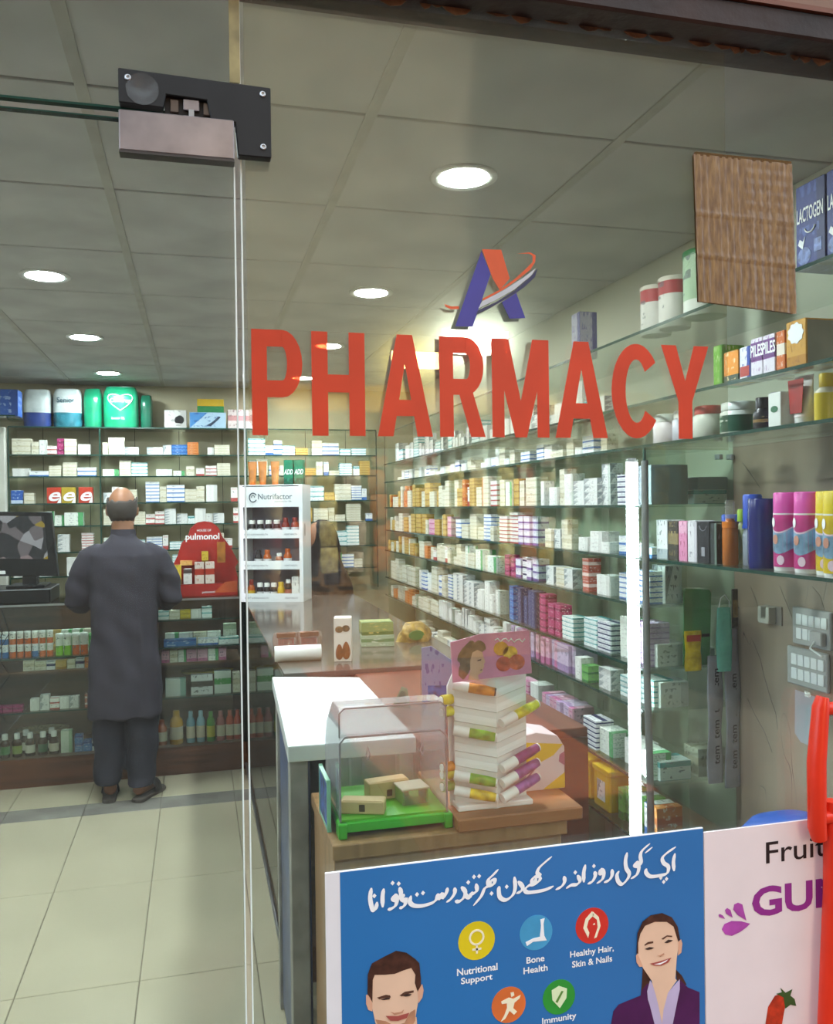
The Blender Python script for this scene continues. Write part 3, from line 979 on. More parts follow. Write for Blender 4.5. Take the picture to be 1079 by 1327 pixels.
rr = random.Random(33)
tallpink = lambda r: (.034, .09, .105)
slim = lambda r: (.1, .07, .017)
cube = lambda r: (r.choice((.05, .06)), .05, r.choice((.03, .04)))
runs = {          # shelf index: (y0, y1, palettes, dims, fullness)
    3: [(2.40, 2.63, ['white and navy'], slim, (.55, .8)), (2.65, 2.92, ['plain white', 'white and grey'], None, (.5, .9)), (2.94, 3.27, ['cream', 'plain white'], None, (.6, .95)),
        (3.29, 3.74, ['cream', 'golden', 'white and green'], None, (.6, .95)), (3.76, 4.49, ['golden', 'cream', 'orange', 'white and red'], None, (.5, .95)),
        (4.51, 5.29, ['golden', 'cream', 'cream'], None, (.5, .95)), (5.31, 6.1, ['golden', 'orange', 'cream'], None, (.5, .95))],
    4: [(2.40, 2.63, ['plain white', 'white and blue'], cube, (.3, .6)), (2.65, 2.92, ['plain white', 'cream'], None, (.3, .6)), (2.94, 3.27, ['white and grey', 'cream'], None, (.4, .8)),
        (3.29, 3.50, ['white and purple', 'white and green'], cube, (.7, .95)), (3.51, 3.74, ['white and red', 'white and red'], slim, (.85, .98)), (3.76, 4.49, ['cream', 'white and green', 'white and blue'], None, (.5, .9)),
        (4.51, 5.29, ['cream', 'golden', 'pink'], None, (.5, .9)), (5.31, 6.1, ['cream', 'golden'], None, (.5, .9))],
    5: [(2.40, 2.63, ['white and blue', 'white and green'], slim, (.5, .9)), (2.65, 2.80, ['white and navy', 'plain white'], slim, (.5, .8)), (2.81, 2.92, ['brick red'], cube, (.85, .98)),
        (2.94, 3.27, ['cream', 'white and grey'], None, (.4, .7)), (3.29, 3.47, ['white and navy', 'white and purple'], cube, (.6, .9)), (3.48, 3.74, ['magenta', 'white and purple'], cube, (.5, .9)),
        (3.76, 4.49, ['cream', 'white and green'], None, (.5, .9)), (4.51, 5.29, ['white and red', 'cream', 'orange'], None, (.5, .9)), (5.31, 6.1, ['cream', 'golden'], None, (.5, .9))],
    6: [(2.40, 2.63, ['lilac', 'white and green'], slim, (.6, .8)), (2.65, 2.92, ['white and teal', 'white and teal', 'white and navy'], slim, (.5, .75)), (2.94, 3.04, ['blue', 'white and teal'], slim, (.5, .6)),
        (3.05, 3.27, ['magenta'], cube, (.75, .95)), (3.29, 3.56, ['navy patterned'], cube, (.85, .98)), (3.57, 3.74, ['blue', 'white and blue'], cube, (.85, .95)),
        (3.76, 4.49, ['plain white', 'white and grey'], None, (.6, .9)), (4.51, 5.29, ['white and blue', 'cream', 'plain white'], None, (.5, .9)), (5.31, 6.1, ['cream'], None, (.5, .9))],
    7: [(2.40, 2.63, ['white and navy', 'lilac', 'white and teal'], slim, (.5, .8)), (2.65, 2.75, ['white and grey'], None, (.5, .8)), (2.76, 2.92, ['plain white', 'green'], cube, (.6, .9)),
        (2.94, 3.27, ['pink', 'lilac'], tallpink, (.9, .99)), (3.29, 3.74, ['plain white', 'lilac', 'pink'], tallpink, (.9, .99)), (3.76, 4.49, ['white and grey', 'plain white'], None, (.5, .9)),
        (4.51, 5.29, ['plain white', 'cream'], None, (.5, .9)), (5.31, 6.1, ['cream', 'orange'], None, (.5, .9))],
    8: [(2.40, 2.63, ['white and teal', 'white and green', 'plain white'], slim, (.4, .6)), (2.65, 2.92, ['white and navy', 'white and green', 'white and blue'], slim, (.3, .55)), (2.94, 3.27, ['lilac', 'pink'], tallpink, (.5, .8)),
        (3.29, 3.74, ['pink', 'plain white'], None, (.4, .7)), (3.76, 5.29, ['white and grey', 'cream'], None, (.4, .7))],
    9: [(2.40, 2.63, ['green', 'orange', 'white and blue'], tallpink, (.6, .8)), (3.29, 4.49, ['white and grey', 'yellow'], None, (.4, .7))],
}
for i, lst in runs.items():
    g = RZ[i - 1] - RZ[i] - .01
    wds = 'right wall shelf %s' % NUM[i]
    for (y0, y1, pals, dims, fu) in lst:
        fill(rr, y0, y1, RZ[i], g, pals, 'right', wds, dense=.93, dims=dims, fullness=fu, front=.032 if y0 == 2.40 else .012)
# far end of the upper two shelves
for i, pals in ((1, ['white and grey', 'plain white', 'white and teal']), (2, ['plain white', 'cream', 'white and blue'])):
    fill(rr, 2.75, 6.1, RZ[i], [0, .2, .12][i], pals, 'right', 'right wall shelf %s' % NUM[i], dense=.75, fullness=(.4, .8), front=.06)

EYE = Vector((0, 0, 1.6))
BOXES.sort(key=lambda b: -(b[0] * b[2]) / ((Vector(b[4]) - EYE).length ** 2))
rest = MB()
for n, (w, d, h, p, loc, rz, wds, lay, cnt, sidx) in enumerate(BOXES):
    if n < 240:
        o = place('medicine_carton', carton_mesh(w, d, h, p), None, loc, rz)
        shape = shape_word(w, h)
        where = '%s up in %s such stack' % (ORD[lay], ORD[sidx % 20]) if cnt > 1 else 'alone, %s such' % ORD[sidx % 20]
        tag(o, '%s %s carton, %s, %s' % (shape, p, where, wds), 'carton', '%s %s cartons, %s' % (shape, p, wds))
    else:
        c, s = math.cos(rz), math.sin(rz)
        k0 = len(rest.v)
        rest.box(-w / 2, w / 2, 0, d, 0, h, PALK.index(p))
        rest.box(-w * .42, w * .42, -.0006, .0004, h * .86, h * .995, PALK.index(p))
        for q in range(k0, len(rest.v)):
            x, y, z = rest.v[q]
            rest.v[q] = (loc[0] + x * c - y * s, loc[1] + x * s + y * c, loc[2] + z)
tag(rest.build('medicine_cartons', [PAL[k] for k in PALK]), 'rest of the countless small medicine cartons on the wall shelves', 'cartons', None, 'stuff')

# ================================================================== counters
M_WOODD = wood('dark brown counter laminate', '#4a3020', '#6a4630', 'X', 6)
M_WOODF = wood('mid brown wood laminate', '#8f6a44', '#ab8256', 'Z', 10)
M_WOODT = wood('orange brown wood top', '#9a6238', '#b5794a', 'X', 8)
M_CGLASS = glass('counter front glass', '#f6faf7', 0.02, 0, .002)
M_WHITE = mat('white melamine', '#e9eeec', 0.3, noise=0.03, scale=3)
M_BLKMET = mat('black metal', '#17171a', 0.4, 0.3, noise=0.1)
M_PLA = mat('black plastic', '#131417', 0.35, noise=0.1)

bc = thing('display_counter', 'glass fronted display counter across the back of the aisle', 'counter', (0, 5.3, 0))
MB().box(-1.355, .29, .006, .5, 0, .168).build('plinth', M_WOODD, bc, bevel=.002)
MB().box(-1.355, .285, .48, .5, .168, 1.05).build('back_panel', M_WOODD, bc)
MB().box(-1.355, .29, 0, .006, .168, 1.045).build('front_glass', M_CGLASS, bc)
MB().box(-1.355, .29, -.004, .5, 1.05, 1.06).build('glass_top', M_SHELF, bc)
MB().box(-1.355, .29, -.007, -.004, 1.049, 1.061).build('top_edge', M_ALU, bc)
MB().box(.25, .29, .007, .05, .168, 1.049).build('corner_post', M_BLKMET, bc)
MB().box(-.262, -.25, .007, .48, .168, 1.049).build('partition', M_WOODD, bc)
for (x0, x1, z) in ((-1.35, -.263, .43), (-1.35, -.263, .745), (-.249, .249, .46), (-.249, .249, .765), (-.249, .249, .93)):
    o = MB().box(x0, x1, .03, .47, z - .007, z).build('shelf', M_SHELF, bc)
    MB().box(x0, x1, .0285, .03, z - .0075, z + .0003).build('shelf_edge', M_EDGE, o)
for (x0, x1, z) in ((-1.35, -.263, .66), (-.249, .249, .665)):
    MB().box(x0, x1, .06, .47, z - .014, z).build('wood_shelf', M_WOODD, bc)

sc = thing('side_counter', 'long dark counter running from the glass front to the white supplement stand', 'counter', (0, 0, 0))
MB().box(.29, .93, 2.85, 5.27, .0, .12).build('plinth', M_WOODD, sc)
MB().box(.27, .276, 2.84, 5.28, .12, 1.03).build('side_glass', glass('dark counter glass', '#9aa8a4', .03, 0, .01, '#8a9890', .10), sc)
MB().box(.50, .51, 2.85, 5.26, .12, 1.03).build('back_panel', mat('dark panel', '#2b2522', .6), sc)
for z in (.42, .72):
    MB().box(.28, .50, 2.85, 5.26, z - .007, z).build('shelf', M_SHELF, sc)
MB().box(.27, .95, 2.83, 5.28, 1.03, 1.05).build('counter_top', mat('glossy grey counter top', '#57514a', .12, noise=.12, scale=4), sc, bevel=.002)
MB().box(.51, .95, 1.97, 2.83, 0, 1.01).build('wood_cabinet', M_WOODD, sc)
MB().box(.51, .95, 1.97, 2.83, 1.01, 1.035).build('wood_top', wood('red brown counter top', '#5a2d20', '#7a4430', 'Y', 6, .3), sc, bevel=.002)
MB().box(.93, .95, 2.84, 5.28, 0, 1.03).build('staff_panel', M_WOODD, sc)
MB().tube([(.268, 2.85, .05), (.268, 5.25, .05)], .008, 6).build('foot_rail', M_ALU, sc)

wt = thing('white_topped_stand', 'narrow stand with thick white top on a worn pale post', 'table', (0, 0, 0))
MB().prism([(.195, 1.965), (.498, 1.955), (.500, 2.70), (.229, 2.793)], 1.012, 1.05, 'xy').build('top', M_WHITE, wt, bevel=.004, bseg=2)
M_POST = mat('worn pale post', '#a5a199', .6, noise=.16, scale=14)
MB().box(.200, .242, 1.975, 2.02, 0, 1.012).build('leg', M_POST, wt, bevel=.002)
MB().box(.236, .27, 2.72, 2.76, 0, 1.012).build('leg', M_POST, wt, bevel=.002)
MB().box(.46, .495, 1.975, 2.02, 0, 1.012).build('leg', M_POST, wt, bevel=.002)
MB().box(.46, .495, 2.64, 2.68, 0, 1.012).build('leg', M_POST, wt, bevel=.002)
MB().box(.245, .252, 2.02, 2.72, .02, 1.01).build('side_panel', mat('blue grey panel', '#4a5a80', .35, noise=.25, scale=5), wt)

wc = thing('wood_counter', 'wood laminate counter just behind the shop glass', 'counter', (0, 0, 0))
MB().box(.25, .728, 1.64, 1.935, 0, .915).build('body', M_WOODF, wc, bevel=.002)
MB().box(.245, .735, 1.625, 1.945, .915, .945).build('deck', M_WOODF, wc, bevel=.002)
MB().box(.4965, .768, 1.618, 1.945, .945, .972).build('raised_top', M_WOODT, wc, bevel=.003)

# ================================================================== generic goods
SHARE = {}


def shared(key, fn):
    if key not in SHARE:
        SHARE[key] = fn()
    return SHARE[key]


def box_item(name, label, cat, loc, w, d, h, m, rz=0.0, group=None, bevel=.0015, parts=()):
    """a printed carton; loc is the middle of the front edge at its base; parts are (key, x, z, scale) letterings on the front"""
    t = thing(name, label, cat, loc, rz, group)
    mats = m if isinstance(m, (list, tuple)) else [m]
    MB().box(-w / 2, w / 2, 0, d, 0, h).build('carton_body', mats[0], t, bevel=bevel)
    MB().box(-w * .42, w * .42, .002, d * .9, h, h + .0008).build('lid_flap', mats[0], t)
    if len(mats) > 1:
        MB().box(-w * .5 + .003, w * .5 - .003, -.0006, .0005, h * .12, h * .42).build('printed_panel', mats[1], t)
    if len(mats) > 2:
        MB().prism([(w * .34 * math.cos(a), h * .66 + h * .17 * math.sin(a)) for a in [k * math.pi / 7 for k in range(14)]], -.0009, .0004).build('printed_emblem', mats[2], t)
    for (key, x, z) in parts:
        place('lettering', TXT[key], t, (x, -.0014, z))
    return t


def bottle(name, label, cat, loc, r, h, mb_, mc, ml=None, neck=.45, capr=.6, caph=.22, rz=0.0, group=None, flat=1.0, n=16, lab=(.18, .62)):
    """body, cap and paper label"""
    t = thing(name, label, cat, loc, rz, group)
    hb_ = h * (1 - caph)
    def body():
        return MB().lathe([(r * .9, 0), (r, h * .02), (r, hb_ * .74), (r * .86, hb_ * .86), (r * neck, hb_ * .96), (r * neck, hb_)], n=n, sy=flat).mesh('body', mb_)
    def cap():
        return MB().lathe([(r * capr, hb_ * .97), (r * capr, h * .97), (r * capr * .88, h)], n=n, sy=max(flat, .8)).mesh('cap', mc)
    k = (round(r, 4), round(h, 4), neck, capr, caph, flat)
    place('body', shared(('bb', k, mb_.name), body), t)
    place('cap', shared(('bc', k, mc.name), cap), t)
    if ml:
        place('label', shared(('bl', k, ml.name, lab), lambda: MB().lathe([(r * 1.012, hb_ * lab[0]), (r * 1.012, hb_ * lab[1])], n=n, sy=flat).mesh('label', ml)), t)
    return t


def pl(name, col, rough=.35, **k):
    return mat('plastic ' + name, col, rough, noise=k.pop('noise', .03), **k)


# ------------------------------------------------------------------ goods inside the back counter, left bay
P_OR, P_WH, P_GR = pl('orange', '#d8742c'), pl('white', '#e6e6e2'), pl('green', '#3f9a3a')
P_BLUE, P_LIME = pl('blue', '#3a6fb0'), pl('lime', '#8ec63a')
M_TOR = print_mat('tube orange', '#e3ded4', '#d8682a', 5)
M_TBL = print_mat('tube blue', '#dde3ea', '#3a6fb0', 5)
M_TLI = print_mat('tube lime', '#e3e8d8', '#86bf35', 5)


def vit_tube(x, z, m, lab, grp, h=.075, r=.0175, y=5.40):
    t = thing('vitamin_tube', lab, 'tube', (x, y, z), 0, grp)
    place('body', shared(('vt', h, r, m.name), lambda: MB().lathe([(r, 0), (r, h * .84)], n=14).mesh('body', m)), t)
    place('cap', shared(('vtc', h, r), lambda: MB().lathe([(r * 1.06, h * .84), (r * 1.06, h * .985), (r * .9, h)], n=14).mesh('cap', P_WH)), t)


cols = [M_TBL, M_TBL, M_TOR, M_TOR, M_TOR, M_TOR, M_TOR]
for row in range(2):
    for k in range(8):
        x = -1.135 + k * .0405
        m = [M_TBL, M_TBL, M_TOR, M_TOR, M_TOR, M_TBL if row == 0 else M_TOR, M_TOR, M_TOR][k]
        nm = 'orange' if m is M_TOR else 'blue'
        vit_tube(x, .745 + row * .0755, m, 'white capped %s tablet tube, %s from left in the %s stacked row' % (nm, ORD[k], ['lower', 'upper'][row]), 'short tablet tubes in the back counter')
for k, (m, nm) in enumerate(((M_TLI, 'lime'), (M_TLI, 'lime'), (M_TOR, 'orange'), (M_TOR, 'orange'))):
    vit_tube(-.800 + k * .046, .745, m, 'tall white capped %s tablet tube, %s from the green carton' % (nm, ORD[3 - k]), 'tall tablet tubes', .128, .021)
box_item('supplement_carton', 'bright green carton standing beside the tall tablet tubes', 'carton', (-.618, 5.385, .745), .034, .05, .118, [print_mat('grn', '#2f9a3c', '#1f7030', 1, '#dfeedd')])
box_item('supplement_carton', 'orange carton at the end of the tall tablet tubes', 'carton', (-.580, 5.385, .745), .036, .05, .118, [print_mat('orn', '#d06a28', '#a84a18', 4, '#f0e2d2')])
rg = random.Random(5)


def counter_row(x0, x1, z, y, pals, words, hmax, grp, dims=None):
    x = x0
    ci = 0
    while x < x1 - .03:
        w, d, h = dims(rg) if dims else (rg.choice((.04, .05, .06)), .05, rg.choice((.04, .055, .065)))
        if x + w > x1:
            break
        p = rg.choice(pals)
        n = max(1, min(2, int(hmax / h)))
        for q in range(n):
            o = place('medicine_carton', carton_mesh(w, d, h, p), None, (x + w / 2, y, z + q * h))
            tag(o, 'small %s carton, %s from left, %s' % (p, ORD[ci] + (' upper' if q else ''), words), 'carton', grp)
        ci += 1
        x += w + .004


counter_row(-1.0, -.55, .66, 5.40, ['cream', 'orange', 'white and navy', 'golden'], 'under the tablet tubes', .07, 'cartons under the tablet tubes', lambda r: (r.choice((.045, .06)), .05, r.choice((.05, .06))))
counter_row(-1.34, -1.17, .43, 5.37, ['blue'], 'low in the left counter bay', .05, 'low cartons left', lambda r: (.05, .05, .045))
counter_row(-1.16, -.98, .43, 5.37, ['magenta', 'lilac'], 'low in the left counter bay', .04, 'low cartons left', lambda r: (.05, .05, .036))
counter_row(-.96, -.66, .43, 5.37, ['plain white', 'white and grey', 'white and red'], 'low in the left counter bay', .09, 'low cartons left', lambda r: (.05, .05, r.choice((.034, .044))))
counter_row(-.66, -.55, .43, 5.37, ['green', 'brick red'], 'low in the left counter bay', .10, 'low cartons left', lambda r: (.055, .05, .038))
counter_row(-.95, -.56, .745, 5.52, ['cream', 'golden', 'white and green', 'orange'], 'behind the tablet tubes', .2, 'cartons behind the tubes', lambda r: (r.choice((.06, .075)), .05, .13))
M_SYR = mat('amber syrup glass', '#3a2216', .15, noise=.05)
for k, (x, y, lab, mlab) in enumerate(((-1.10, 5.38, 'green', pl('label green', '#3f7a4c')), (-1.035, 5.38, 'olive', pl('label olive', '#8a9a52')), (-.965, 5.38, 'white', pl('label white', '#d5d0c2')),
                                        (-.895, 5.38, 'dark green', pl('label dark green', '#2c5c3c')), (-.835, 5.38, 'cream', pl('label cream', '#cfc6b4')), (-1.0, 5.45, 'blank', pl('label white', '#d5d0c2')), (-.86, 5.46, 'plain', pl('label white', '#d5d0c2')))):
    bottle('syrup_bottle', 'amber syrup bottle with white cap and %s label on the counter floor' % lab, 'bottle', (x, y, .168), .027, .135, M_SYR, P_WH, mlab, group='white capped syrup bottles')
box_item('medicine_carton', 'pale green white carton beside the syrup bottles', 'carton', (-.765, 5.37, .168), .062, .05, .13, [print_mat('pgw', '#cfdccb', '#9fc0a0', 1, '#b9c9b5')])
counter_row(-.72, -.55, .168, 5.37, ['white and blue', 'blue', 'white and navy'], 'counter floor beside the man', .12, 'blue white cartons on the counter floor', lambda r: (.045, .05, r.choice((.05, .065, .1))))
pt = thing('oval_tray', 'oval woven tray leaning behind the syrup bottles', 'tray', (-.93, 5.60, .25))
MB().lathe([(.02, 0), (.13, .004), (.155, .02), (.15, .022), (.125, .008), (.02, .004)], n=28, sy=.55).build('bowl', mat('woven straw', '#b3a184', .8, noise=.3, scale=60), pt)
MB().box(-.11, .11, -.05, .05, -.082, -.001).build('riser', M_WOODD, pt)

# right bay
counter_row(-.235, .10, .93, 5.38, ['cream', 'white and green', 'yellow', 'white and teal', 'plain white'], 'top of the right counter bay', .07, 'cartons right bay top', lambda r: (r.choice((.05, .06)), .05, r.choice((.026, .034))))
for x, w, p in ((-.11, .19, 'blue'), (.055, .12, 'white and blue'), (.18, .12, 'white and teal')):
    o = place('medicine_carton', carton_mesh(w, .06, .042, p), None, (x, 5.36, .765))
    tag(o, 'long flat %s carton on the middle shelf of the right counter bay' % p, 'carton')
counter_row(-.20, .15, .765, 5.43, ['plain white', 'cream', 'white and green'], 'behind the long flat cartons', .085, 'cartons behind the flat cartons', lambda r: (.08, .05, .07))
box_item('medicine_carton', 'square cream carton at the counter corner above the long flat ones', 'carton', (.19, 5.43, .765), .08, .05, .115, [print_mat('sqc', '#d6d5c4', '#a9b59a', 4, '#8f978a')])
counter_row(-.22, .20, .665, 5.38, ['cream', 'white and navy', 'brick red', 'white and green', 'pink'], 'below the long flat cartons', .075, 'cartons below the flat ones', lambda r: (r.choice((.045, .06)), .05, .07))
box_item('medicine_carton', 'large plain pale carton low in the right counter bay', 'carton', (-.14, 5.37, .46), .12, .06, .105, [print_mat('lpc', '#cfdad2', '#7fa79a', 1, '#c6d2ca')])
box_item('medicine_carton', 'white carton with dark photo panel low in the right bay', 'carton', (.015, 5.37, .46), .13, .06, .12, [print_mat('wdp', '#dcdedb', '#2c2622', 2, '#44403a')])
box_item('medicine_carton', 'white carton with a broad green swoosh in the counter corner', 'carton', (.14, 5.37, .46), .10, .06, .135, [print_mat('gsw', '#d8e3d6', '#3f9a4a', 2, '#cfdccd')])
box_item('medicine_carton', 'narrow cream carton at the far corner of the right bay', 'carton', (.222, 5.37, .46), .045, .06, .125, [PAL['cream']])
pt = thing('oval_tray', 'yellow oval tray standing behind the white cartons', 'tray', (.05, 5.52, .46))
MB().lathe([(.02, .10), (.14, .104), (.165, .12), (.16, .123), (.13, .108), (.02, .105)], n=28, sy=.35).build('bowl', pl('yellow tray', '#b7a23a'), pt)
MB().box(-.1, .1, -.03, .03, 0, .1).build('riser', M_WOODD, pt)
for x, col, lab, hh, rr_ in ((-.225, '#b5593a', 'orange red', .15, .03), (-.14, '#c9962a', 'amber yellow', .2, .04), (-.055, '#7fa8b8', 'pale blue', .19, .026), (.005, '#8fb5c4', 'light blue', .19, .026),
                             (.065, '#4f9a3f', 'green', .18, .026), (.125, '#b56a6a', 'pink', .18, .026), (.180, '#c0502f', 'orange capped', .18, .025), (.226, '#b84a35', 'red orange', .18, .022)):
    bottle('mouthwash_bottle', '%s liquid bottle in the row at the foot of the counter' % lab, 'bottle', (x, 5.39, .168), rr_, hh, pl('liq' + lab, col, .2), pl('cap' + lab, col), pl('label pale' + ('y' if 'green' in lab else ''), '#c9c43a' if lab == 'green' else '#d3c6b0'), group='coloured bottles at the counter foot', neck=.5, capr=.5, caph=.14)

# cables under the till
cb = MB()
for k in range(3):
    xx = -1.16 + k * .035
    cb.tube([(xx, 5.297, 1.04), (xx + .04, 5.291, .9), (xx - .03, 5.290, .78), (xx + .02 * k, 5.290, .66), (xx - .06, 5.291, .52), (xx + .01, 5.293, .40)][:5 if k % 2 else 6], .0022, 5)
tag(cb.build('till_cables', M_PLA), 'tangle of black cables hanging in front of the left counter bay', 'cable')

# ------------------------------------------------------------------ on the back counter
mo = thing('monitor', 'black flat monitor with collage wallpaper on the back counter', 'monitor', (-.96, 5.5, 1.165), R(-8))
MB().prism([(-.25, .395), (.115, .385), (.150, .0), (-.24, .01)], -.02, .02, 'xz').build('casing', M_PLA, mo, bevel=.004)
m_s, nt_s, b_s = new_mat('collage wallpaper')
vo = nt_s.nodes.new('ShaderNodeTexVoronoi'); vo.inputs['Scale'].default_value = 16
tcs = nt_s.nodes.new('ShaderNodeTexCoord')
rs_ = nt_s.nodes.new('ShaderNodeValToRGB')
rs_.color_ramp.interpolation = 'CONSTANT'
for e_, (p_, c_) in zip([rs_.color_ramp.elements[0], rs_.color_ramp.elements[1]] + [rs_.color_ramp.elements.new(.5) for _ in range(4)],
                        ((0, '#2a2b35'), (.25, '#4a4a55'), (.45, '#8a7f86'), (.6, '#b59aa0'), (.75, '#c9c6cf'), (.88, '#c9a83a'))):
    e_.position = p_
    e_.color = srgb(c_)
sp_ = nt_s.nodes.new('ShaderNodeSeparateColor')
nt_s.links.new(tcs.outputs['Object'], vo.inputs['Vector'])
nt_s.links.new(vo.outputs['Color'], sp_.inputs[0])
nt_s.links.new(sp_.outputs[0], rs_.inputs['Fac'])
nt_s.links.new(rs_.outputs['Color'], b_s.inputs['Emission Color'])
b_s.inputs['Emission Strength'].default_value = .45
b_s.inputs['Base Color'].default_value = (.01, .01, .01, 1)
b_s.inputs['Roughness'].default_value = .15
MB().prism([(-.235, .370), (.075, .362), (.095, .105), (-.215, .115)], -.0212, -.0195, 'xz').build('screen', m_s, mo)
MB().box(-.19, -.15, -.0215, -.0195, .02, .04).build('sticker', WHITE, mo)
MB().box(-.06, .02, .0, .05, -.045, .12).build('stand_neck', M_PLA, mo)
tl = thing('receipt_till', 'flat black till drawer under the monitor', 'till', (-1.34, 5.36, 1.06))
MB().box(0, .50, 0, .36, 0, .085).build('body', M_PLA, tl, bevel=.006)
MB().box(-.0, .50, -.004, .36, .078, .083).build('rim', mat('grey rim', '#8f9398', .4), tl)
MB().box(.25, .46, .06, .30, .085, .10).build('monitor_base', M_PLA, tl, bevel=.004)
mo.location.z = 1.205
mo.location.y = 5.52

rd = thing('counter_display', 'red die-cut cardboard display of cough remedy cartons on the back counter', 'display stand', (.045, 5.43, 1.06))
M_RDC = mat('display red card', '#a51f16', .45, noise=.12, scale=9)
out = [(-.195, 0), (.195, 0), (.20, .10), (.185, .17), (.205, .20), (.17, .27), (.135, .33), (.11, .36), (.085, .42), (.045, .455), (0, .462), (-.045, .455), (-.085, .42), (-.105, .36), (-.14, .33), (-.165, .25), (-.195, .19), (-.205, .1)]
MB().prism(out, .05, .058).build('back_card', M_RDC, rd)
MB().box(-.195, .195, -.03, .05, 0, .075).build('tray', M_RDC, rd, bevel=.002)
MB().prism([(.05, .02), (.19, .02), (.19, .09), (.12, .085)], -.0312, -.0302).build('orange_print', mat('display orange', '#c4582c', .5), rd)
MB().box(.075, .125, .044, .05, .2, .33).build('printed_pack', mat('display amber', '#c07a2e', .5, noise=.25, scale=20), rd)
place('lettering', TXT['pulmonol'], rd, (-.115, .0485, .335))
place('lettering', TXT['houseof'], rd, (-.045, .0485, .398))
place('lettering', TXT['pulmonol2'], rd, (-.02, -.032, .015))
M_REM = print_mat('remedy', '#d9c9bd', '#a8301e', 2, '#b0503a')
M_REM2 = print_mat('remedy2', '#d0b23a', '#8a6a20', 0, '#5a4520')
for (x, z, w, h, m, lab) in ((-.165, .05, .045, .12, M_REM2, 'yellow topped white remedy carton at the left of the red display'), (-.105, .06, .05, .095, print_mat('remedy3', '#ddd6cf', '#4a3a34', 4), 'white and black remedy carton in the red display'),
                             (-.035, .062, .055, .135, M_REM, 'tall cream and red remedy carton left of its twin in the red display'), (.028, .062, .055, .135, M_REM, 'tall cream and red remedy carton, right twin in the red display')):
    box_item('remedy_carton', lab, 'carton', (rd.location.x + x, 5.43 - .024, 1.06 + .0765), w, .03, h, [m])
for (x, z, w, h, m, lab) in ((-.10, .19, .1, .03, print_mat('rem5', '#d6a05a', '#b0402a', 1, '#8a3020'), 'flat'), (.0, .20, .04, .075, M_REM2, 'upright')):
    MB().box(x - w / 2, x + w / 2, .02, .05, z, z + h).build('pasted_carton', m, rd, bevel=.001)

# ------------------------------------------------------------------ white supplement stand on the corner
ns = thing('supplement_stand', 'white three-shelf supplement stand on the counter corner', 'display stand', (.240, 5.085, 1.05), R(-21))
W_, D_, H_ = .380, .20, .68
M_STW = mat('stand white card', '#dfe3e6', .4, noise=.02)
MB().box(0, .022, 0, D_, 0, H_).build('side_panel', M_STW, ns, bevel=.001)
MB().box(W_ - .022, W_, 0, D_, 0, H_).build('side_panel', M_STW, ns, bevel=.001)
MB().box(.022, W_ - .022, D_ - .012, D_, 0, H_).build('back_panel', mat('stand mauve back', '#8f8a9a', .5), ns)
MB().box(.022, W_ - .022, 0, .010, .555, H_ - .005).build('header', M_STW, ns)
MB().box(0, W_, 0, D_, H_, H_ + .006).build('top', M_STW, ns, bevel=.001)
for z, a_, b_ in ((.0, 'shelf_a', 'shelf_b'), (.19, 'shelf_a', 'shelf_b'), (.372, 'shelf_a', 'shelf_b')):
    s = MB().box(.022, W_ - .022, .002, D_ - .012, z, z + .008).box(.022, W_ - .022, 0, .004, z, z + .05).build('shelf', M_STW, ns)
    place('lettering', TXT[a_], s, (.03, -.0006, z + .018))
    place('lettering', TXT[b_], s, (W_ - .11, -.0006, z + .018))
place('lettering', TXT['nutrifactor'], ns, (.115, -.0006, .600))
place('lettering', TXT['nutri_small'], ns, (.215, -.0006, .583))
lg = MB()
lg.tube([(.085 + .022 * math.cos(a), -.0012, .612 + .026 * math.sin(a)) for a in [R(30 + k * 15) for k in range(21)]], .0035, 5)
lg.tube([(.085 + .010 * math.cos(a), -.0012, .614 + .010 * math.sin(a)) for a in [R(-20 + k * 20) for k in range(12)]], .002, 5)
lg.build('emblem', GREYINK, ns)
o = MB().prism([(W_ * .0 + .05 + .018 * math.cos(a), .42 + .04 * math.sin(a)) for a in [k * math.pi / 6 for k in range(12)]], W_ + .0001, W_ + .0006, 'yz').build('side_emblem', mat('faint grey print', '#9aa4a2', .5, noise=0), ns)
P_BLK, P_RED, P_AMB = pl('ink', '#1c1a20'), pl('dark red', '#8a2a22'), pl('amber', '#b5561f', .2)
P_YEL = pl('yellow', '#c9a520')


def stand_item(fn, x, z, *a, **k):
    c, s = math.cos(R(-21)), math.sin(R(-21))
    y = k.pop('y', .055)
    loc = (.240 + x * c - y * s, 5.085 + x * s + y * c, 1.05 + z + .0085)
    return fn(*a[:3], loc, *a[3:], rz=R(-21), **k)


lab_w, lab_g = pl('label white2', '#d9dadd'), pl('label grey2', '#a8b0a5')
for k in range(4):
    stand_item(bottle, .062 + k * .05, .372, 'supplement_bottle', 'white capped dark bottle, %s from left on the upper stand shelf' % ORD[k], 'bottle', .0215, .098, P_BLK, P_WH, lab_w, group='dark bottles on the stand upper shelf', neck=.8, capr=.85, caph=.2, y=.05)
for k, nm in enumerate(('left', 'right')):
    stand_item(bottle, .265 + k * .056, .372, 'supplement_bottle', '%s one of two dark red capped bottles on the stand upper shelf' % nm, 'bottle', .024, .112, P_RED, P_RED, lab_w, neck=.6, capr=.6, caph=.2, y=.05)
for x, nm, mb_, mc, hh in ((.098, 'black capped white labelled', P_BLK, P_BLK, .105), (.152, 'amber brown', P_AMB, P_AMB, .105), (.225, 'low red and white', P_RED, P_WH, .085), (.275, 'tall orange', P_AMB, P_AMB, .112)):
    stand_item(bottle, x, .19, 'supplement_bottle', nm + ' bottle on the middle shelf of the white stand', 'bottle', .024, hh, mb_, mc, lab_w, neck=.6, capr=.65, caph=.2, y=.05)
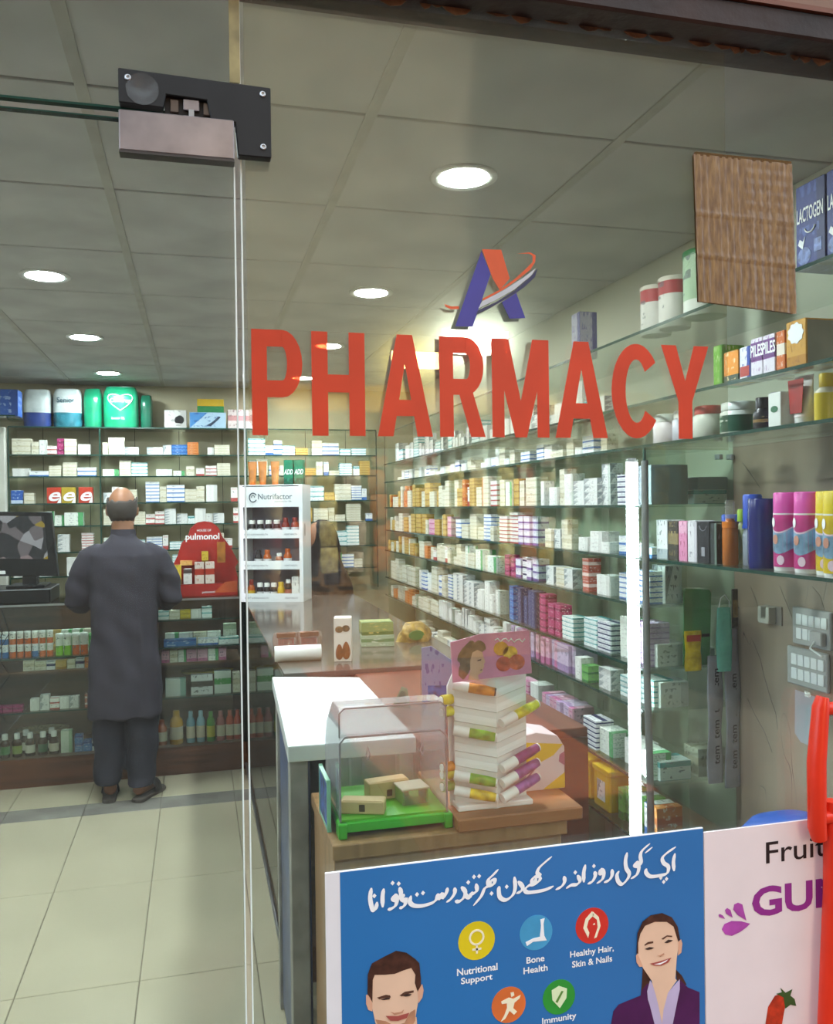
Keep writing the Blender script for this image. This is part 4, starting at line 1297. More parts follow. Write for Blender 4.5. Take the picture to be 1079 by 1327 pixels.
stand_item(box_item, .325, .19, 'supplement_carton', 'small flat white carton on the middle stand shelf', 'carton', .05, .04, .03, [PAL['white and red']], y=.04)
stand_item(bottle, .052, .0, 'supplement_bottle', 'yellow orange bottle at the left of the lowest stand shelf', 'bottle', .022, .12, P_AMB, P_RED, P_YEL, neck=.6, capr=.6, caph=.25, y=.05)
for k in range(3):
    stand_item(bottle, .105 + k * .042, .0, 'supplement_bottle', 'short black white-capped bottle, %s of three on the lowest stand shelf' % ORD[k], 'bottle', .0195, .10, P_BLK, P_WH, lab_w, group='black bottles on the lowest stand shelf', neck=.8, capr=.85, caph=.22, y=.05)
stand_item(bottle, .232, .0, 'supplement_bottle', 'yellow bottle on the lowest stand shelf', 'bottle', .021, .105, P_YEL, P_YEL, None, neck=.7, capr=.75, caph=.2, y=.05)
stand_item(bottle, .276, .0, 'supplement_bottle', 'red labelled bottle with white cap beside the white carton on the stand', 'bottle', .020, .12, P_BLK, P_WH, pl('label brown red', '#a85a48'), neck=.7, capr=.75, caph=.16, y=.05)
stand_item(box_item, .328, .0, 'supplement_carton', 'pale white carton at the right of the lowest stand shelf', 'carton', .058, .05, .135, [PAL['plain white']], y=.04)


def squeeze_tube(name, label, loc, w, h, m, mcap, rz=0.0, group=None, cap_h=.12, parts=()):
    """cosmetic tube standing on its cap: round at the cap, flat crimped at the top"""
    t = thing(name, label, 'tube', loc, rz, group)
    rings = []
    for k in range(7):
        f = k / 6
        a = w * .36 + (w * .5 - w * .36) * f
        b = w * .34 * (1 - f) + .0015
        z = h * cap_h + (h * (1 - cap_h)) * f
        rings.append([(a * math.cos(q), b * math.sin(q), z) for q in [2 * math.pi * i / 16 for i in range(16)]])
    MB().loft(rings).build('body', m, t)
    MB().lathe([(w * .30, 0), (w * .33, .003), (w * .33, h * cap_h)], n=16).build('cap', mcap, t)
    for (key, x, z, y) in parts:
        place('lettering', TXT[key], t, (x, y, z))
    return t


mt_o = mat('orange white tube', '#d98a45', .35, noise=.45, scale=9)
c21, s21 = math.cos(R(-21)), math.sin(R(-21))
for k in range(3):
    x, y = .065 + k * .062 + (.014 if k == 2 else 0), .06
    squeeze_tube('cream_tube', ['leftmost', 'middle', 'rightmost'][k] + ' of three orange and white tubes on top of the white stand', (.240 + x * c21 - y * s21, 5.085 + x * s21 + y * c21, 1.05 + H_ + .006), .055, .14, mt_o, P_OR, R(-21))
for k in range(2):
    x, y = .285 + k * .062, .05
    box_item('green_carton', ['left', 'right'][k] + ' one of two dark green cartons on top of the white stand', 'carton', (.240 + x * c21 - y * s21, 5.085 + x * s21 + y * c21, 1.05 + H_ + .006), .054, .05, .145, [print_mat('dkgreen', '#1f7a5a', '#125240', 0, '#2f9a72')], R(-21), parts=(('add', -.026, .06),))

# ------------------------------------------------------------------ top shelf of the back wall: packs and device boxes
def soft_pack(name, label, x0, x1, h, mats, y=6.215, d=.2, z=BZ[0], parts=(), bulge=.012, group=None):
    """plump plastic pack: rounded box swelling between its corners, gathered at the top"""
    t = thing(name, label, 'pack', ((x0 + x1) / 2, y, z), 0, group)
    w = x1 - x0
    rings = []
    for k in range(9):
        f = k / 8
        e = 1 - .16 * max(0, (f - .72) / .28) ** 2 - .05 * (1 - min(1, f / .12))
        pd = d * (1 - .35 * max(0, (f - .75) / .25) ** 2)
        ring = []
        for i in range(20):
            a = 2 * math.pi * i / 20
            ca, sa = math.cos(a), math.sin(a)
            sx = abs(ca) ** .45 * (1 if ca > 0 else -1)
            sy = abs(sa) ** .45 * (1 if sa > 0 else -1)
            bl = 1 + bulge * math.sin(f * math.pi) * 2
            ring.append((w / 2 * e * sx, d / 2 + pd / 2 * sy * bl, h * f))
        rings.append(ring)
    mb = MB().loft(rings)
    n = 20
    for j in range(8):
        for i in range(n):
            mb.m[j * n + i] = 1 if (len(mats) > 1 and j < 3) else 0
    mb.build('film', mats, t)
    mb = MB().prism([(-w * .36, h * .995), (-w * .30, h * 1.04), (-w * .1, h * 1.025), (w * .12, h * 1.045), (w * .33, h * 1.03), (w * .36, h * .995)], d * .45, d * .55)
    mb.build('gathered_seam', mats[0], t)
    for (key, x, zz) in parts:
        place('lettering', TXT[key], t, (x, -.0065, zz))
    return t


F_WH = mat('pack film white', '#c9d2d0', .25, noise=.15, scale=14)
F_NAVY = mat('pack film navy', '#2a4080', .25, noise=.2, scale=14)
F_TEAL = mat('pack film teal', '#2f7a8a', .25, noise=.3, scale=14)
F_GR = mat('pack film green', '#148a62', .25, noise=.16, scale=12)
F_DG = mat('pack film dark green', '#0f6048', .25, noise=.2, scale=12)
soft_pack('diaper_pack', 'white and navy diaper pack, leftmost in the row on the back top shelf', -1.135, -.955, .255, [F_WH, F_NAVY])
soft_pack('diaper_pack', 'white and teal adult diaper pack between the navy and the green packs', -.945, -.760, .262, [F_WH, F_TEAL], parts=(('senior', -.06, .165),))
soft_pack('diaper_pack', 'green diaper pack partly behind the largest green one', -.752, -.63, .27, [F_GR], y=6.24)
p = soft_pack('diaper_pack', 'largest bright green diaper pack, frontmost on the back top shelf', -.622, -.385, .285, [F_GR], parts=(('comfrey', -.067, .165), ('sizexl', -.06, .055)))
hp = MB()
hp.tube([(.075 * 1.1 * math.sin(a) ** 3, -.0075, .183 + .055 * (math.cos(a) - .38 * math.cos(2 * a) - .15 * math.cos(3 * a))) for a in [2 * math.pi * k / 24 for k in range(25)]], .0028, 5)
hp.build('heart_outline', WHITE, p)
soft_pack('diaper_pack', 'dark green pack seen side on beside the largest green one', -.378, -.295, .235, [F_DG], y=6.26)
p = box_item('device_box', 'white box picturing a black device, right of the green packs', 'box', (-.137, 6.215, BZ[0]), .150, .12, .125, [print_mat('devw', '#c9c6c2', '#b5b1ad', 1, '#8d8a88')])
MB().prism([(.0, .035), (.045, .03), (.06, .05), (.055, .075), (.03, .09), (.0, .075), (-.005, .05)], -.001, .0005).build('printed_device', M_PLA, p)
p = box_item('device_box', 'blue and white photo box under the yellow and green carton', 'box', (.085, 6.215, BZ[0]), .25, .14, .112, [print_mat('devb', '#a9c2d6', '#4a86c0', 3, '#2c4f86')])
MB().prism([(-.01, .02), (.03, .045), (.075, .085), (.09, .08), (.05, .04), (.02, .015)], -.001, .0005).build('printed_device', mat('print slate', '#26384f', .5), p)
p = box_item('tonic_carton', 'yellow carton with green lower band on top of the blue photo box', 'carton', (.105, 6.225, BZ[0] + .1128), .185, .1, .095, [mat('carton yellow', '#c9a51e', .45, noise=.06), mat('carton green', '#1f7a44', .45)])
MB().box(-.092, .092, -.0008, .0005, 0, .046).build('green_band', MATS['carton green'], p)
for k in range(2):
    box_item('device_box', ['left', 'right'][k] + ' one of two pale pink boxes ending the back top shelf', 'box', (.283 + k * .125, 6.215, BZ[0]), .118, .12, .135, [print_mat('devp', '#d0c0bd', '#c08a8a', 2, '#8a6a6a')])
box_item('blue_box', 'bright blue box on the small left wall shelf near the ceiling', 'box', (-1.175, 5.80, 2.2), .19, .14, .165, [print_mat('devblu', '#2f5aa8', '#2a4f9a', 1, '#8fa8d8')])
# the three cartons with a big letter
for x, col, nm in ((-.940, '#c03a22', 'red carton with a large white looped letter, left of the yellow one'), (-.848, '#b59a28', 'yellow carton with a large white looped letter between two red ones'), (-.738, '#c03a22', 'red carton with a large white looped letter, right of the yellow one')):
    p = box_item('letter_carton', nm, 'carton', (x, 6.215, BZ[3]), .09, .07, .108, [mat('letter carton ' + col, col, .45, noise=.08)], parts=(('e', -.033, .015),))
    MB().prism([(.02, .0015), (.0445, .0015), (.0445, .055)], -.0009, .0005).build('corner_print', WHITE, p)
o = box_item('blue_card', 'small blue and white carton at the left end of the back shelves', 'carton', (-1.175, 6.215, BZ[3]), .07, .05, .09, [print_mat('bwc', '#2f5aa8', '#c9d6ea', 0, '#a8bfe0')])

# ------------------------------------------------------------------ on the side counter
ro = thing('paper_roll', 'white paper roll lying on the side counter behind the white top', 'paper roll', (.262, 3.06, 1.05 + .028), R(-3))
o = MB().lathe([(.008, 0), (.028, 0), (.028, .165), (.008, .165), (.008, 0)], n=24).build('roll', mat('white paper', '#f0efec', .7, noise=.02), ro)
o.rotation_euler.y = R(90)
for k, x in enumerate((.31, .40)):
    t = thing('candy_pouch', ['left', 'right'][k] + ' one of two clear pouches with red sweets behind the paper roll', 'pouch', (x + .02, 3.34, 1.05))
    MB().loft([[((.045 + .008 * math.sin(f * 3)) * math.cos(a), .03 * math.cos(f * 1.2) * math.sin(a), f * .062) for a in [2 * math.pi * i / 14 for i in range(14)]] for f in [0, .25, .5, .75, 1]]).build('film', glass('clear pouch film', '#f0dcd4', .05, .15, .15, '#e8d0c8'), t)
    MB().box(-.03, .03, -.012, .012, .003, .04).build('sweets', mat('red sweets', '#b03a30', .4, noise=.3, scale=60), t)
    MB().box(-.036, .036, -.02, .012, .045, .062).build('header_card', mat('brown card', '#8a5a48', .5, noise=.2), t)
p = box_item('almond_oil_box', 'white box with brown almond pictures beside the paper roll', 'box', (.495, 2.985, 1.05), .062, .07, .155, [mat('almond white', '#e2d6cc', .45, noise=.04)], R(-12))
AL = mat('almond brown', '#8a4a24', .5, noise=.25, scale=40)
for (x, z, a, b) in ((-.012, .035, .013, .028), (.012, .04, .014, .032)):
    MB().prism([(x + a * math.cos(q) * (1 - .25 * math.sin(q)), z + b * math.sin(q)) for q in [2 * math.pi * i / 16 for i in range(16)]], -.0012, .0004).build('printed_almond', AL, p)
for (x, z) in ((-.012, .115), (.012, .118)):
    MB().prism([(x + .014 * math.cos(q), z + .012 * math.sin(q)) for q in [2 * math.pi * i / 16 for i in range(16)]], -.001, .0004).build('printed_oval', mat('oval print', '#7a5a3a', .5, noise=.4, scale=60), p)
MB().box(-.0312, -.0306, .006, .064, .02, .08).build('side_print', AL, p)
box_item('herbal_carton', 'pale green carton at the bottom of the stack on the side counter', 'carton', (.68, 3.26, 1.05), .13, .1, .045, [print_mat('herb1', '#a9b89a', '#6f8a5c', 2, '#d9dcc8')], R(-8))
box_item('herbal_carton', 'green and gold carton on top of the pale green one', 'carton', (.68, 3.262, 1.0958), .125, .095, .05, [print_mat('herb2', '#8f9a5f', '#5c7038', 0, '#c9b46a')], R(-4))
t = thing('snack_packet', 'crumpled golden and green packet lying on the side counter', 'packet', (.855, 3.36, 1.05), R(15))
MB().loft([[((.075 + .012 * math.sin(3 * a + f * 5)) * math.cos(a) * (1 - .5 * f * f), (.05 + .01 * math.cos(5 * a)) * math.sin(a) * (1 - .5 * f * f), f * .075) for a in [2 * math.pi * i / 18 for i in range(18)]] for f in [0, .3, .6, .85, 1]]).build('film', mat('golden crinkled film', '#b3924a', .3, noise=.4, scale=30, bump=.6, bscale=60), t)
MB().loft([[(.035 * math.cos(a) - .02, -.052 + .004 * f, .03 + .02 * math.sin(a) * 1.0) for a in [2 * math.pi * i / 12 for i in range(12)]] for f in [0, 1]]).build('green_print', mat('packet green', '#3f7a35', .4), t)
# leaflet holder
t = thing('leaflet_holder', 'clear holder with blue leaflets behind the lip balm display', 'leaflet holder', (.568, 2.18, 1.035), R(-16))
MB().box(0, .098, .02, .026, 0, .15).build('back_sheet', glass('acrylic sheet', '#eef4f4', .04, 0, .03), t)
MB().prism([(.004, .002), (.094, .002), (.094, .145), (.03, .19), (.004, .185)], .014, .019).build('leaflet', print_mat('leaf', '#8f8fb8', '#2f6ab5', 0, '#5a4a8a'), t)
MB().box(.02, .08, .012, .0138, .01, .085).build('printed_photo', mat('photo blue', '#2a62b0', .4, noise=.5, scale=35), t)
MB().box(0, .098, -.01, .03, 0, .006).build('foot', MATS['acrylic sheet'], t)
t = thing('price_card', 'small folded green card leaning near the white top', 'card', (.52, 2.32, 1.035), R(-25))
MB().prism([(0, 0), (.055, 0), (.045, .055), (.03, .06)], 0, .004).build('card', mat('green card', '#7f9a7c', .5, noise=.2, scale=40), t)
MB().prism([(.008, .004), (.046, .004), (.04, .045), (.03, .05)], -.0005, .0002).build('card_print', mat('card print', '#4f6a56', .5), t)

# ------------------------------------------------------------------ on the wood counter: green based acrylic bin
gb = thing('acrylic_bin', 'clear acrylic bin with bright green base on the wood counter', 'container', (.264, 1.655, .945))
P_BIN = pl('bin green', '#3fae2a', .35)
ACR = glass('smoky acrylic', '#f4f3f5', .03, .03, .24, '#dcdadf')
MB().box(0, .226, 0, .215, .010, .030).box(-.003, .014, -.006, .03, 0, .030).box(.214, .231, -.006, .03, 0, .030).box(0, .014, .19, .215, 0, .02).box(.214, .226, .19, .215, 0, .02).build('base', P_BIN, gb, bevel=.002)
MB().box(.005, .221, .008, .21, .030, .034).build('floor_pad', pl('bin leaf green', '#5aa82c', .4), gb)
prof = [(.012, .03), (.012, .190), (.020, .245), (.034, .253), (.10, .250), (.185, .19), (.208, .15), (.208, .03)]
for x in (.003, .221):
    MB().prism(prof, x, x + .0025, 'yz').build('side_wall', ACR, gb)
MB().box(.003, .2235, .205, .208, .03, .15).build('back_wall', ACR, gb)
MB().prism([(.003, .195), (.2235, .195), (.2235, .244), (.213, .254), (.013, .254), (.003, .244)], .012, .0145).build('front_flap', ACR, gb)
top_ = MB()
for (y0, z0), (y1, z1) in zip(prof[3:6], prof[4:7]):
    top_.add([(.0055, y0, z0), (.221, y0, z0), (.221, y1, z1), (.0055, y1, z1)], [(0, 1, 2, 3)])
top_.build('lid', ACR, gb)
RIM = mat('smoky rim', '#8f878c', .3, noise=0)
MB().tube([(.003, .010, .03), (.003, .010, .185), (.014, .010, .197), (.21, .010, .197), (.2235, .010, .185), (.2235, .010, .03)], .0022, 6).build('front_rim', RIM, gb)
MB().tube([(.003, .012, .197), (.003, .012, .244), (.013, .012, .254), (.213, .012, .254), (.2235, .012, .244), (.2235, .012, .197)], .0018, 6).build('flap_rim', RIM, gb)
for x in (.06, .172):
    MB().tube([(x, .009, .150), (x - .004, .0085, .160), (x, .008, .175), (x + .004, .0085, .160), (x, .009, .150)], .0014, 5).build('drop_hook', RIM, gb)
CARD = mat('tan carton board', '#cdb07c', .6, noise=.1)
for k, (x, y, rz, lab) in enumerate(((.32, 1.70, R(-20), 'tan paper carton lying askew at the front of the acrylic bin'), (.385, 1.775, R(8), 'tan paper carton leaning at the back of the acrylic bin'))):
    t = thing('soap_carton', lab, 'carton', (x, y, .979), rz)
    MB().box(-.045, .045, -.018, .018, 0, .026 + .012 * k).build('carton_body', CARD, t, bevel=.002)
    MB().box(-.006, .006, -.0186, -.0175, .006, .02).build('stamp', mat('stamp ink', '#4a3a28', .6), t)
    MB().box(-.040, .040, -.015, .015, .026 + .012 * k, .0268 + .012 * k).build('lid_flap', CARD, t)
t = thing('clear_case', 'small clear plastic case on the green bin floor', 'case', (.43, 1.735, .979), R(6))
MB().box(-.028, .028, -.025, .025, 0, .030).build('case_body', glass('case plastic', '#d9ecc9', .06, .05, .08), t)
MB().box(-.031, .031, -.028, .028, .030, .034).build('lid', mat('pearl lid', '#b9b59a', .3), t, bevel=.001)
for sx_ in (-1, 1):
    MB().box(sx_ * .026 - .002, sx_ * .026 + .002, -.024, .024, .001, .029).build('rib', mat('case rib', '#7fa85a', .4), t)
t = thing('leaflet_rack', 'blue patterned cards in a pale green rack against the left of the bin', 'rack', (.250, 1.70, .945))
MB().box(-.003, .002, 0, .11, 0, .095).build('card', mat('blue pattern card', '#2f5aa8', .4, noise=.5, scale=45), t)
MB().box(-.004, .004, 0, .11, -.0, .006).box(-.005, .003, -.003, 0, 0, .105).box(-.005, .003, .11, .113, 0, .105).box(-.005, .003, 0, .11, .098, .102).build('frame', pl('mint frame', '#8fc9a8'), t)

# ------------------------------------------------------------------ lip balm display
ld = thing('lip_balm_display', 'white stepped display with pink portrait card holding lip balm tubes', 'display stand', (.505, 1.655, .972))
M_LDW = mat('glossy white board', '#eeeeec', .3, noise=.01)
MB().prism([(.0, 0), (.170, 0), (.172, .275), (.158, .285), (.012, .285), (-.004, .25)], .045, .05).build('back_board', M_LDW, ld)
# a folded V front with stepped slots
st = MB()
for side in (0, 1):
    for k in range(8):
        z = .012 + k * .031
        if side == 0:
            a, b, za, zb = (.006, .030), (.088, .000), z + .014, z
        else:
            a, b, za, zb = (.088, .000), (.164, .030), z, z + .014
        vsx = []
        for (dy, dz) in ((.0, 0), (-.0028, .002), (-.002, .010), (.0, .018)):
            vsx += [(a[0], a[1] + dy, za + dz), (b[0], b[1] + dy, zb + dz)]
        st.add(vsx, [(0, 1, 3, 2), (2, 3, 5, 4), (4, 5, 7, 6)])
st.build('slot_front', M_LDW, ld)
MB().add([(.006, .031, 0), (.088, .001, 0), (.164, .031, 0), (.164, .031, .285), (.088, .001, .285), (.006, .031, .285)], [(0, 1, 4, 5), (1, 2, 3, 4)]).build('front_panel', M_LDW, ld)
MB().box(.004, .168, .002, .05, -.0, .012).build('foot', M_LDW, ld, bevel=.002)
pk = MB().prism([(-.006, .268), (.166, .277), (.160, .366), (.055, .364), (-.010, .350)], -.004, -.001).build('portrait_card', mat('pink card', '#d987ac', .4, noise=.12, scale=12), ld)


def blob(cx, cz, a, b, ph=0, n=18, wob=.0):
    return [(cx + a * math.cos(q) * (1 + wob * math.sin(3 * q + ph)), cz + b * math.sin(q) * (1 + wob * math.cos(4 * q))) for q in [2 * math.pi * i / n for i in range(n)]]


hr_ = MB()
for q_, (x_, z_, a_, b_) in enumerate(((.034, .322, .022, .027), (.022, .305, .014, .02), (.016, .29, .011, .015), (.014, .318, .010, .013), (.05, .338, .016, .012))):
    hr_.prism(blob(x_, z_, a_, b_, q_, 22, .12), -.0046 - q_ * .00003, -.004)
hr_.build('printed_hair', mat('print light brown', '#7a5a44', .5, noise=.35, scale=60), pk)
MB().prism([(.026, .272), (.031, .290), (.031, .310), (.036, .327), (.047, .332), (.057, .327), (.060, .316), (.0635, .306), (.060, .303), (.061, .296), (.058, .293), (.057, .286), (.050, .282), (.047, .280), (.050, .270)], -.0052, -.0046).build('printed_face', mat('print skin', '#dba88c', .5, noise=.06), pk)
MB().prism([(.046, .311), (.055, .313), (.054, .310), (.047, .309)], -.0055, -.0052).prism([(.051, .291), (.057, .292), (.054, .289)], -.0055, -.0052).build('printed_features', mat('print umber', '#5a2f28', .5), pk)
for (x, z, a, c_) in ((.098, .332, .016, '#d9962a'), (.118, .322, .016, '#e0b23a'), (.104, .300, .017, '#c9502f'), (.132, .302, .018, '#d4603a')):
    MB().prism(blob(x, z, a, a * .9, x * 40), -.0046 - a * .02, -.004).build('printed_fruit', mat('print fruit ' + c_, c_, .5, noise=.25, scale=70), pk)
for (x, z) in ((.085, .350), (.115, .347)):
    MB().tube([(x + .006 * k, -.0048, z + .004 * math.sin(k * 2.2)) for k in range(7)], .0013, 4).build('script_print', WHITE, pk)


def balm(label, side, k, col, flip=False):
    """a lip balm tube lying in a slot of the folded front"""
    z = .012 + k * .031
    t = thing('lip_balm', label, 'lip balm', (0, 0, 0))
    if side == 0:
        p0, p1 = Vector((.000, .016, z + .030)), Vector((.080, -.012, z + .016))
    else:
        p0, p1 = Vector((.094, -.012, z + .012)), Vector((.185, .018, z + .040))
    base = Vector(ld.location)
    d = p1 - p0
    wmat = pl('balm white', '#ecebe6')
    MB().tube([base + p0, base + p0 + d * .38], .0105, 12).build('cap', wmat, t)
    MB().tube([base + p0 + d * .38, base + p0 + d * .80, base + p0 + d], [.0105, .0105, .009], 12).build('barrel', mat('balm ' + col, col, .35, noise=.3, scale=50), t)
    MB().tube([base + p1, base + p1 + d.normalized() * .003], .0085, 12).build('end_disc', M_PLA if flip else wmat, t)
    return t


balm('orange lip balm tube in the uppermost left slot', 0, 7, '#dd8f2a', True)
balm('green lip balm tube halfway down the left side of the white display', 0, 4, '#78b832')
balm('green lip balm tube low on the left, above the yellow one', 0, 1, '#5fae2e')
balm('yellow lip balm tube in the lowest left slot', 0, 0, '#e0c42a')
balm('yellow lip balm tube sticking out of the right side', 1, 5, '#e3dc2a')
balm('plum lip balm tube, highest of the three at lower right', 1, 2, '#7d2f6a')
balm('mauve lip balm tube, middle of the three at lower right', 1, 1, '#8a4a8a')
balm('violet lip balm tube, lowest of the three at lower right', 1, 0, '#9a5fa8')
for k, (z, c_) in enumerate(((.20, '#e0dc3a'), (.225, '#d9c92a'), (.085, '#d98a2a'), (.07, '#dccb2a'), (.045, '#8abf5a'))):
    t = thing('lip_balm', ['upper yellow', 'second yellow', 'orange', 'gold', 'pale green'][k] + ' lip balm end poking out left of the white display', 'lip balm', (.497, 1.688, .972 + z))
    MB().tube([(-.012, .0, .0), (.012, .006, .0)], .0105, 10).build('barrel', mat('balm ' + c_, c_, .35, noise=.3, scale=50), t)
    MB().tube([(-.0145, -.0006, .0), (-.012, 0, 0)], .008, 10).build('end_disc', pl('balm white', '#ecebe6'), t)
# yellow and white carton behind the display
t = thing('slanted_carton', 'yellow and pinkish white carton with slanted open flap on the wood counter', 'carton', (.668, 1.735, .972))
MB().prism([(0, 0), (.112, 0), (.112, .092), (.095, .118), (.045, .128), (0, .12)], 0, .09).build('carton_body', mat('carton pinkish white', '#e3cfd2', .45, noise=.05), t, bevel=.0015)
MB().prism([(.001, .04), (.001, .110), (.108, .098), (.085, .075)], -.0012, .0003).build('yellow_panel', mat('carton bright yellow', '#e0b912', .45, noise=.05), t)
MB().prism([(.06, .0015), (.1115, .0015), (.1115, .035)], -.001, .0003).build('yellow_corner', MATS['carton bright yellow'], t)
MB().prism([(.02, .03), (.045, .055), (.047, .053), (.022, .028)], -.0014, .0003).build('print_line', mat('print mauve', '#a8647f', .5), t)
MB().prism([(.1, .075), (.1115, .082), (.1115, .05), (.098, .06)], -.001, .0003).build('mauve_print', MATS['print mauve'], t)

# ================================================================== goods on the near right shelves (fronts face the aisle)
QR = R(-90)


def rbox(name, label, y0, y1, h, z, m, x=1.365, d=.07, cat='carton', parts=(), group=None, yaw=0.0):
    return box_item(name, label, cat, (x, (y0 + y1) / 2, z), abs(y1 - y0), d, h, m, QR + yaw, group, parts=parts)


zt = RZ[0]
M_LAC = print_mat('formula navy', '#1c2f7c', '#14245f', 1, '#4a5fa8')
for k, (a, b) in enumerate(((1.607, 1.702), (1.508, 1.602))):
    t = rbox('formula_carton', ['navy infant formula carton, the fully visible one beside the brown mat', 'navy infant formula carton cut by the right edge of the photo'][k], a, b, .195, zt, [M_LAC], d=.10, parts=(('lactogen', -.0425, .108),))
    MB().tube([(.018 * math.cos(q), -.0012, .098 + .018 * math.sin(q)) for q in [R(200 + 14 * i) for i in range(11)]], .0022, 5).build('smile_print', WHITE, t)
    MB().prism([(-.040, .06), (-.034, .072), (-.024, .064), (-.016, .075), (-.025, .047)], -.001, .0004).build('bird_print', WHITE, t)
    MB().prism(blob(-.02, .03, .022, .02), -.0009, .0004).build('emblem_print', mat('print soft blue', '#6a80c0', .5, noise=.4, scale=60), t)
    MB().box(.012, .036, -.0009, .0004, .03, .06).build('panel_print', MATS['print soft blue'], t)


def tin(name, label, y, z, r, h, m, mlid, x=1.43, cat='tin', n=20):
    t = thing(name, label, cat, (x, y, z), QR)
    MB().lathe([(r * .98, 0), (r, .003), (r, h * .93)], n=n).build('body', m, t)
    MB().lathe([(r * 1.03, h * .91), (r * 1.03, h * .985), (r * .97, h), (0, h)], n=n).build('lid', mlid, t)
    return t


tin('formula_tin', 'green topped formula tin left of the brown mat', 2.17, zt, .06, .19, print_mat('tinm', '#a8c4a8', '#e3e8e4', 0), pl('tin green', '#2f7a4a'))
for k, y in enumerate((2.33, 2.44)):
    tin('formula_tin', ['nearer', 'farther'][k] + ' of two red and white formula tins on the top right shelf', y, zt, .048, .155, print_mat('tinr', '#dedcd8', '#b03a42', 4), pl('tin cream', '#d9d2c6'))
rbox('framed_carton', 'purple edged carton alone on the far top right shelf', 2.86, 2.93, .17, zt, [print_mat('purp', '#a8a4b8', '#4f4a86', 1, '#6f6a9a')])
z2 = RZ[1]
rbox('ointment_carton', 'bright green carton behind the lettered vinyl on the second right shelf', 1.995, 2.035, .11, z2, [print_mat('og', '#6fae2f', '#4f8a20', 1, '#c9dfa8')])
rbox('ointment_carton', 'orange carton with black and white foot, left of the purple pair', 1.925, 1.988, .085, z2, [print_mat('oo', '#d98a24', '#3a4a3a', 0, '#efd9a8')])
rbox('ointment_carton', 'white carton with blue stripes and a red lid beside the orange one', 1.877, 1.920, .085, z2, [print_mat('ob', '#dcdde3', '#2f4aa0', 1, '#3a4a90'), mat('panel red blue', '#b0392c', .5)])
bottle('red_bottle', 'red capped bottle behind the purple pair of cartons', 'bottle', (1.46, 1.865, z2), .022, .11, P_RED, pl('cap red', '#c8361f'), None)
M_PIL = print_mat('pile', '#dfd8e2', '#7d4a8a', 2, '#9a6aa0')
for k, (a, b) in enumerate(((1.828, 1.873), (1.781, 1.826))):
    t = rbox('piles_carton', ['left', 'right'][k] + ' one of two purple and white cartons with bold white heading', a, b, .098, z2, [M_PIL], parts=(('piles', -.0222, .052),))
    MB().box(-.0215, .0215, -.0011, .0003, .045, .088).build('purple_panel', mat('panel purple', '#6f3a80', .5), t)
rbox('ointment_carton', 'slim orange and white carton right of the purple pair', 1.745, 1.776, .098, z2, [print_mat('oslim', '#cf6a24', '#e8dccb', 2, '#f0e5d5')])
t = rbox('gold_carton', 'golden carton with white scalloped emblem and grey side on the second right shelf', 1.672, 1.740, .112, z2, [print_mat('ogold', '#cf9a3a', '#b87f22', 0, '#8a5a1a')], d=.09)
MB().prism([(.026 * (1 + .08 * math.cos(9 * q)) * math.cos(q), .082 + .024 * (1 + .08 * math.cos(9 * q)) * math.sin(q)) for q in [2 * math.pi * i / 36 for i in range(36)]], -.0011, .0003).build('emblem', WHITE, t)
MB().box(.0336, .0342, .004, .086, .003, .108).build('grey_side', mat('carton grey', '#8f9088', .5, noise=.1), t)
z3 = RZ[2]
t = thing('supplement_jar', 'white lidded jar with dark green label beside the end panel', 'jar', (1.42, 2.0, z3), QR)
MB().lathe([(.045, 0), (.05, .004), (.05, .060), (.042, .068)], n=22).build('body', pl('jar white', '#d9dfd9'), t)
MB().lathe([(.0505, .008), (.0505, .052)], n=22).build('label', print_mat('jarg', '#1f6a48', '#0f4a34', 1, '#dfe8df'), t)
MB().lathe([(.047, .066), (.047, .085), (.042, .088), (0, .088)], n=22).build('lid', pl('jar lid', '#cfd6d2'), t)
for k, (y, m, nm) in enumerate(((2.14, '#dfe3e6', 'white'), (2.25, '#c8cfe0', 'pale blue'), (2.36, '#e0d9e0', 'pale pink'))):
    t = thing('supplement_jar', nm + ' jar half hidden behind the window lettering on the third right shelf', 'jar', (1.42, y, z3), QR)
    MB().lathe([(.04, 0), (.044, .004), (.044, .065), (.036, .072)], n=18).build('body', pl('jar ' + nm, m), t)
    MB().lathe([(.04, .070), (.04, .09), (.036, .094), (0, .094)], n=18).build('lid', pl('jar lid2', '#b03a35') if k == 0 else pl('jar lid', '#cfd6d2'), t)
bottle('black_bottle', 'small black bottle with gold bands on the third right shelf', 'bottle', (1.40, 1.875, z3), .024, .085, P_BLK, P_BLK, print_mat('blkgold', '#1c1a1a', '#8a6a3a', 2, '#b59a6a'), neck=.7, capr=.75, caph=.3)
bottle('purple_bottle', 'purple bottle between the black bottle and the white carton', 'bottle', (1.41, 1.83, z3), .022, .092, pl('violet', '#6a4a9a'), pl('violet dark', '#4a3078'), print_mat('vio', '#8a6ab0', '#d9d0e6', 2), neck=.85, capr=.9, caph=.25)
t = rbox('white_carton', 'white carton with a green leaf emblem beside the red tube', 1.762, 1.808, .085, z3, [mat('carton soft white', '#dcdfd8', .45, noise=.03)])
MB().prism(blob(0, .045, .013, .008), -.001, .0003).build('leaf_emblem', mat('leaf green', '#2f6a48', .5), t)
t = squeeze_tube('cream_tube', 'red and white squeeze tube on the third right shelf', (1.40, 1.722, z3), .066, .118, pl('tube white', '#e6dcd8'), P_WH, QR, cap_h=.16)
MB().prism([(-.020, .028), (.020, .028), (.027, .108), (-.027, .108)], -.0245, -.0235).build('red_label', mat('label crimson', '#a82a22', .4, noise=.15, scale=30), t)
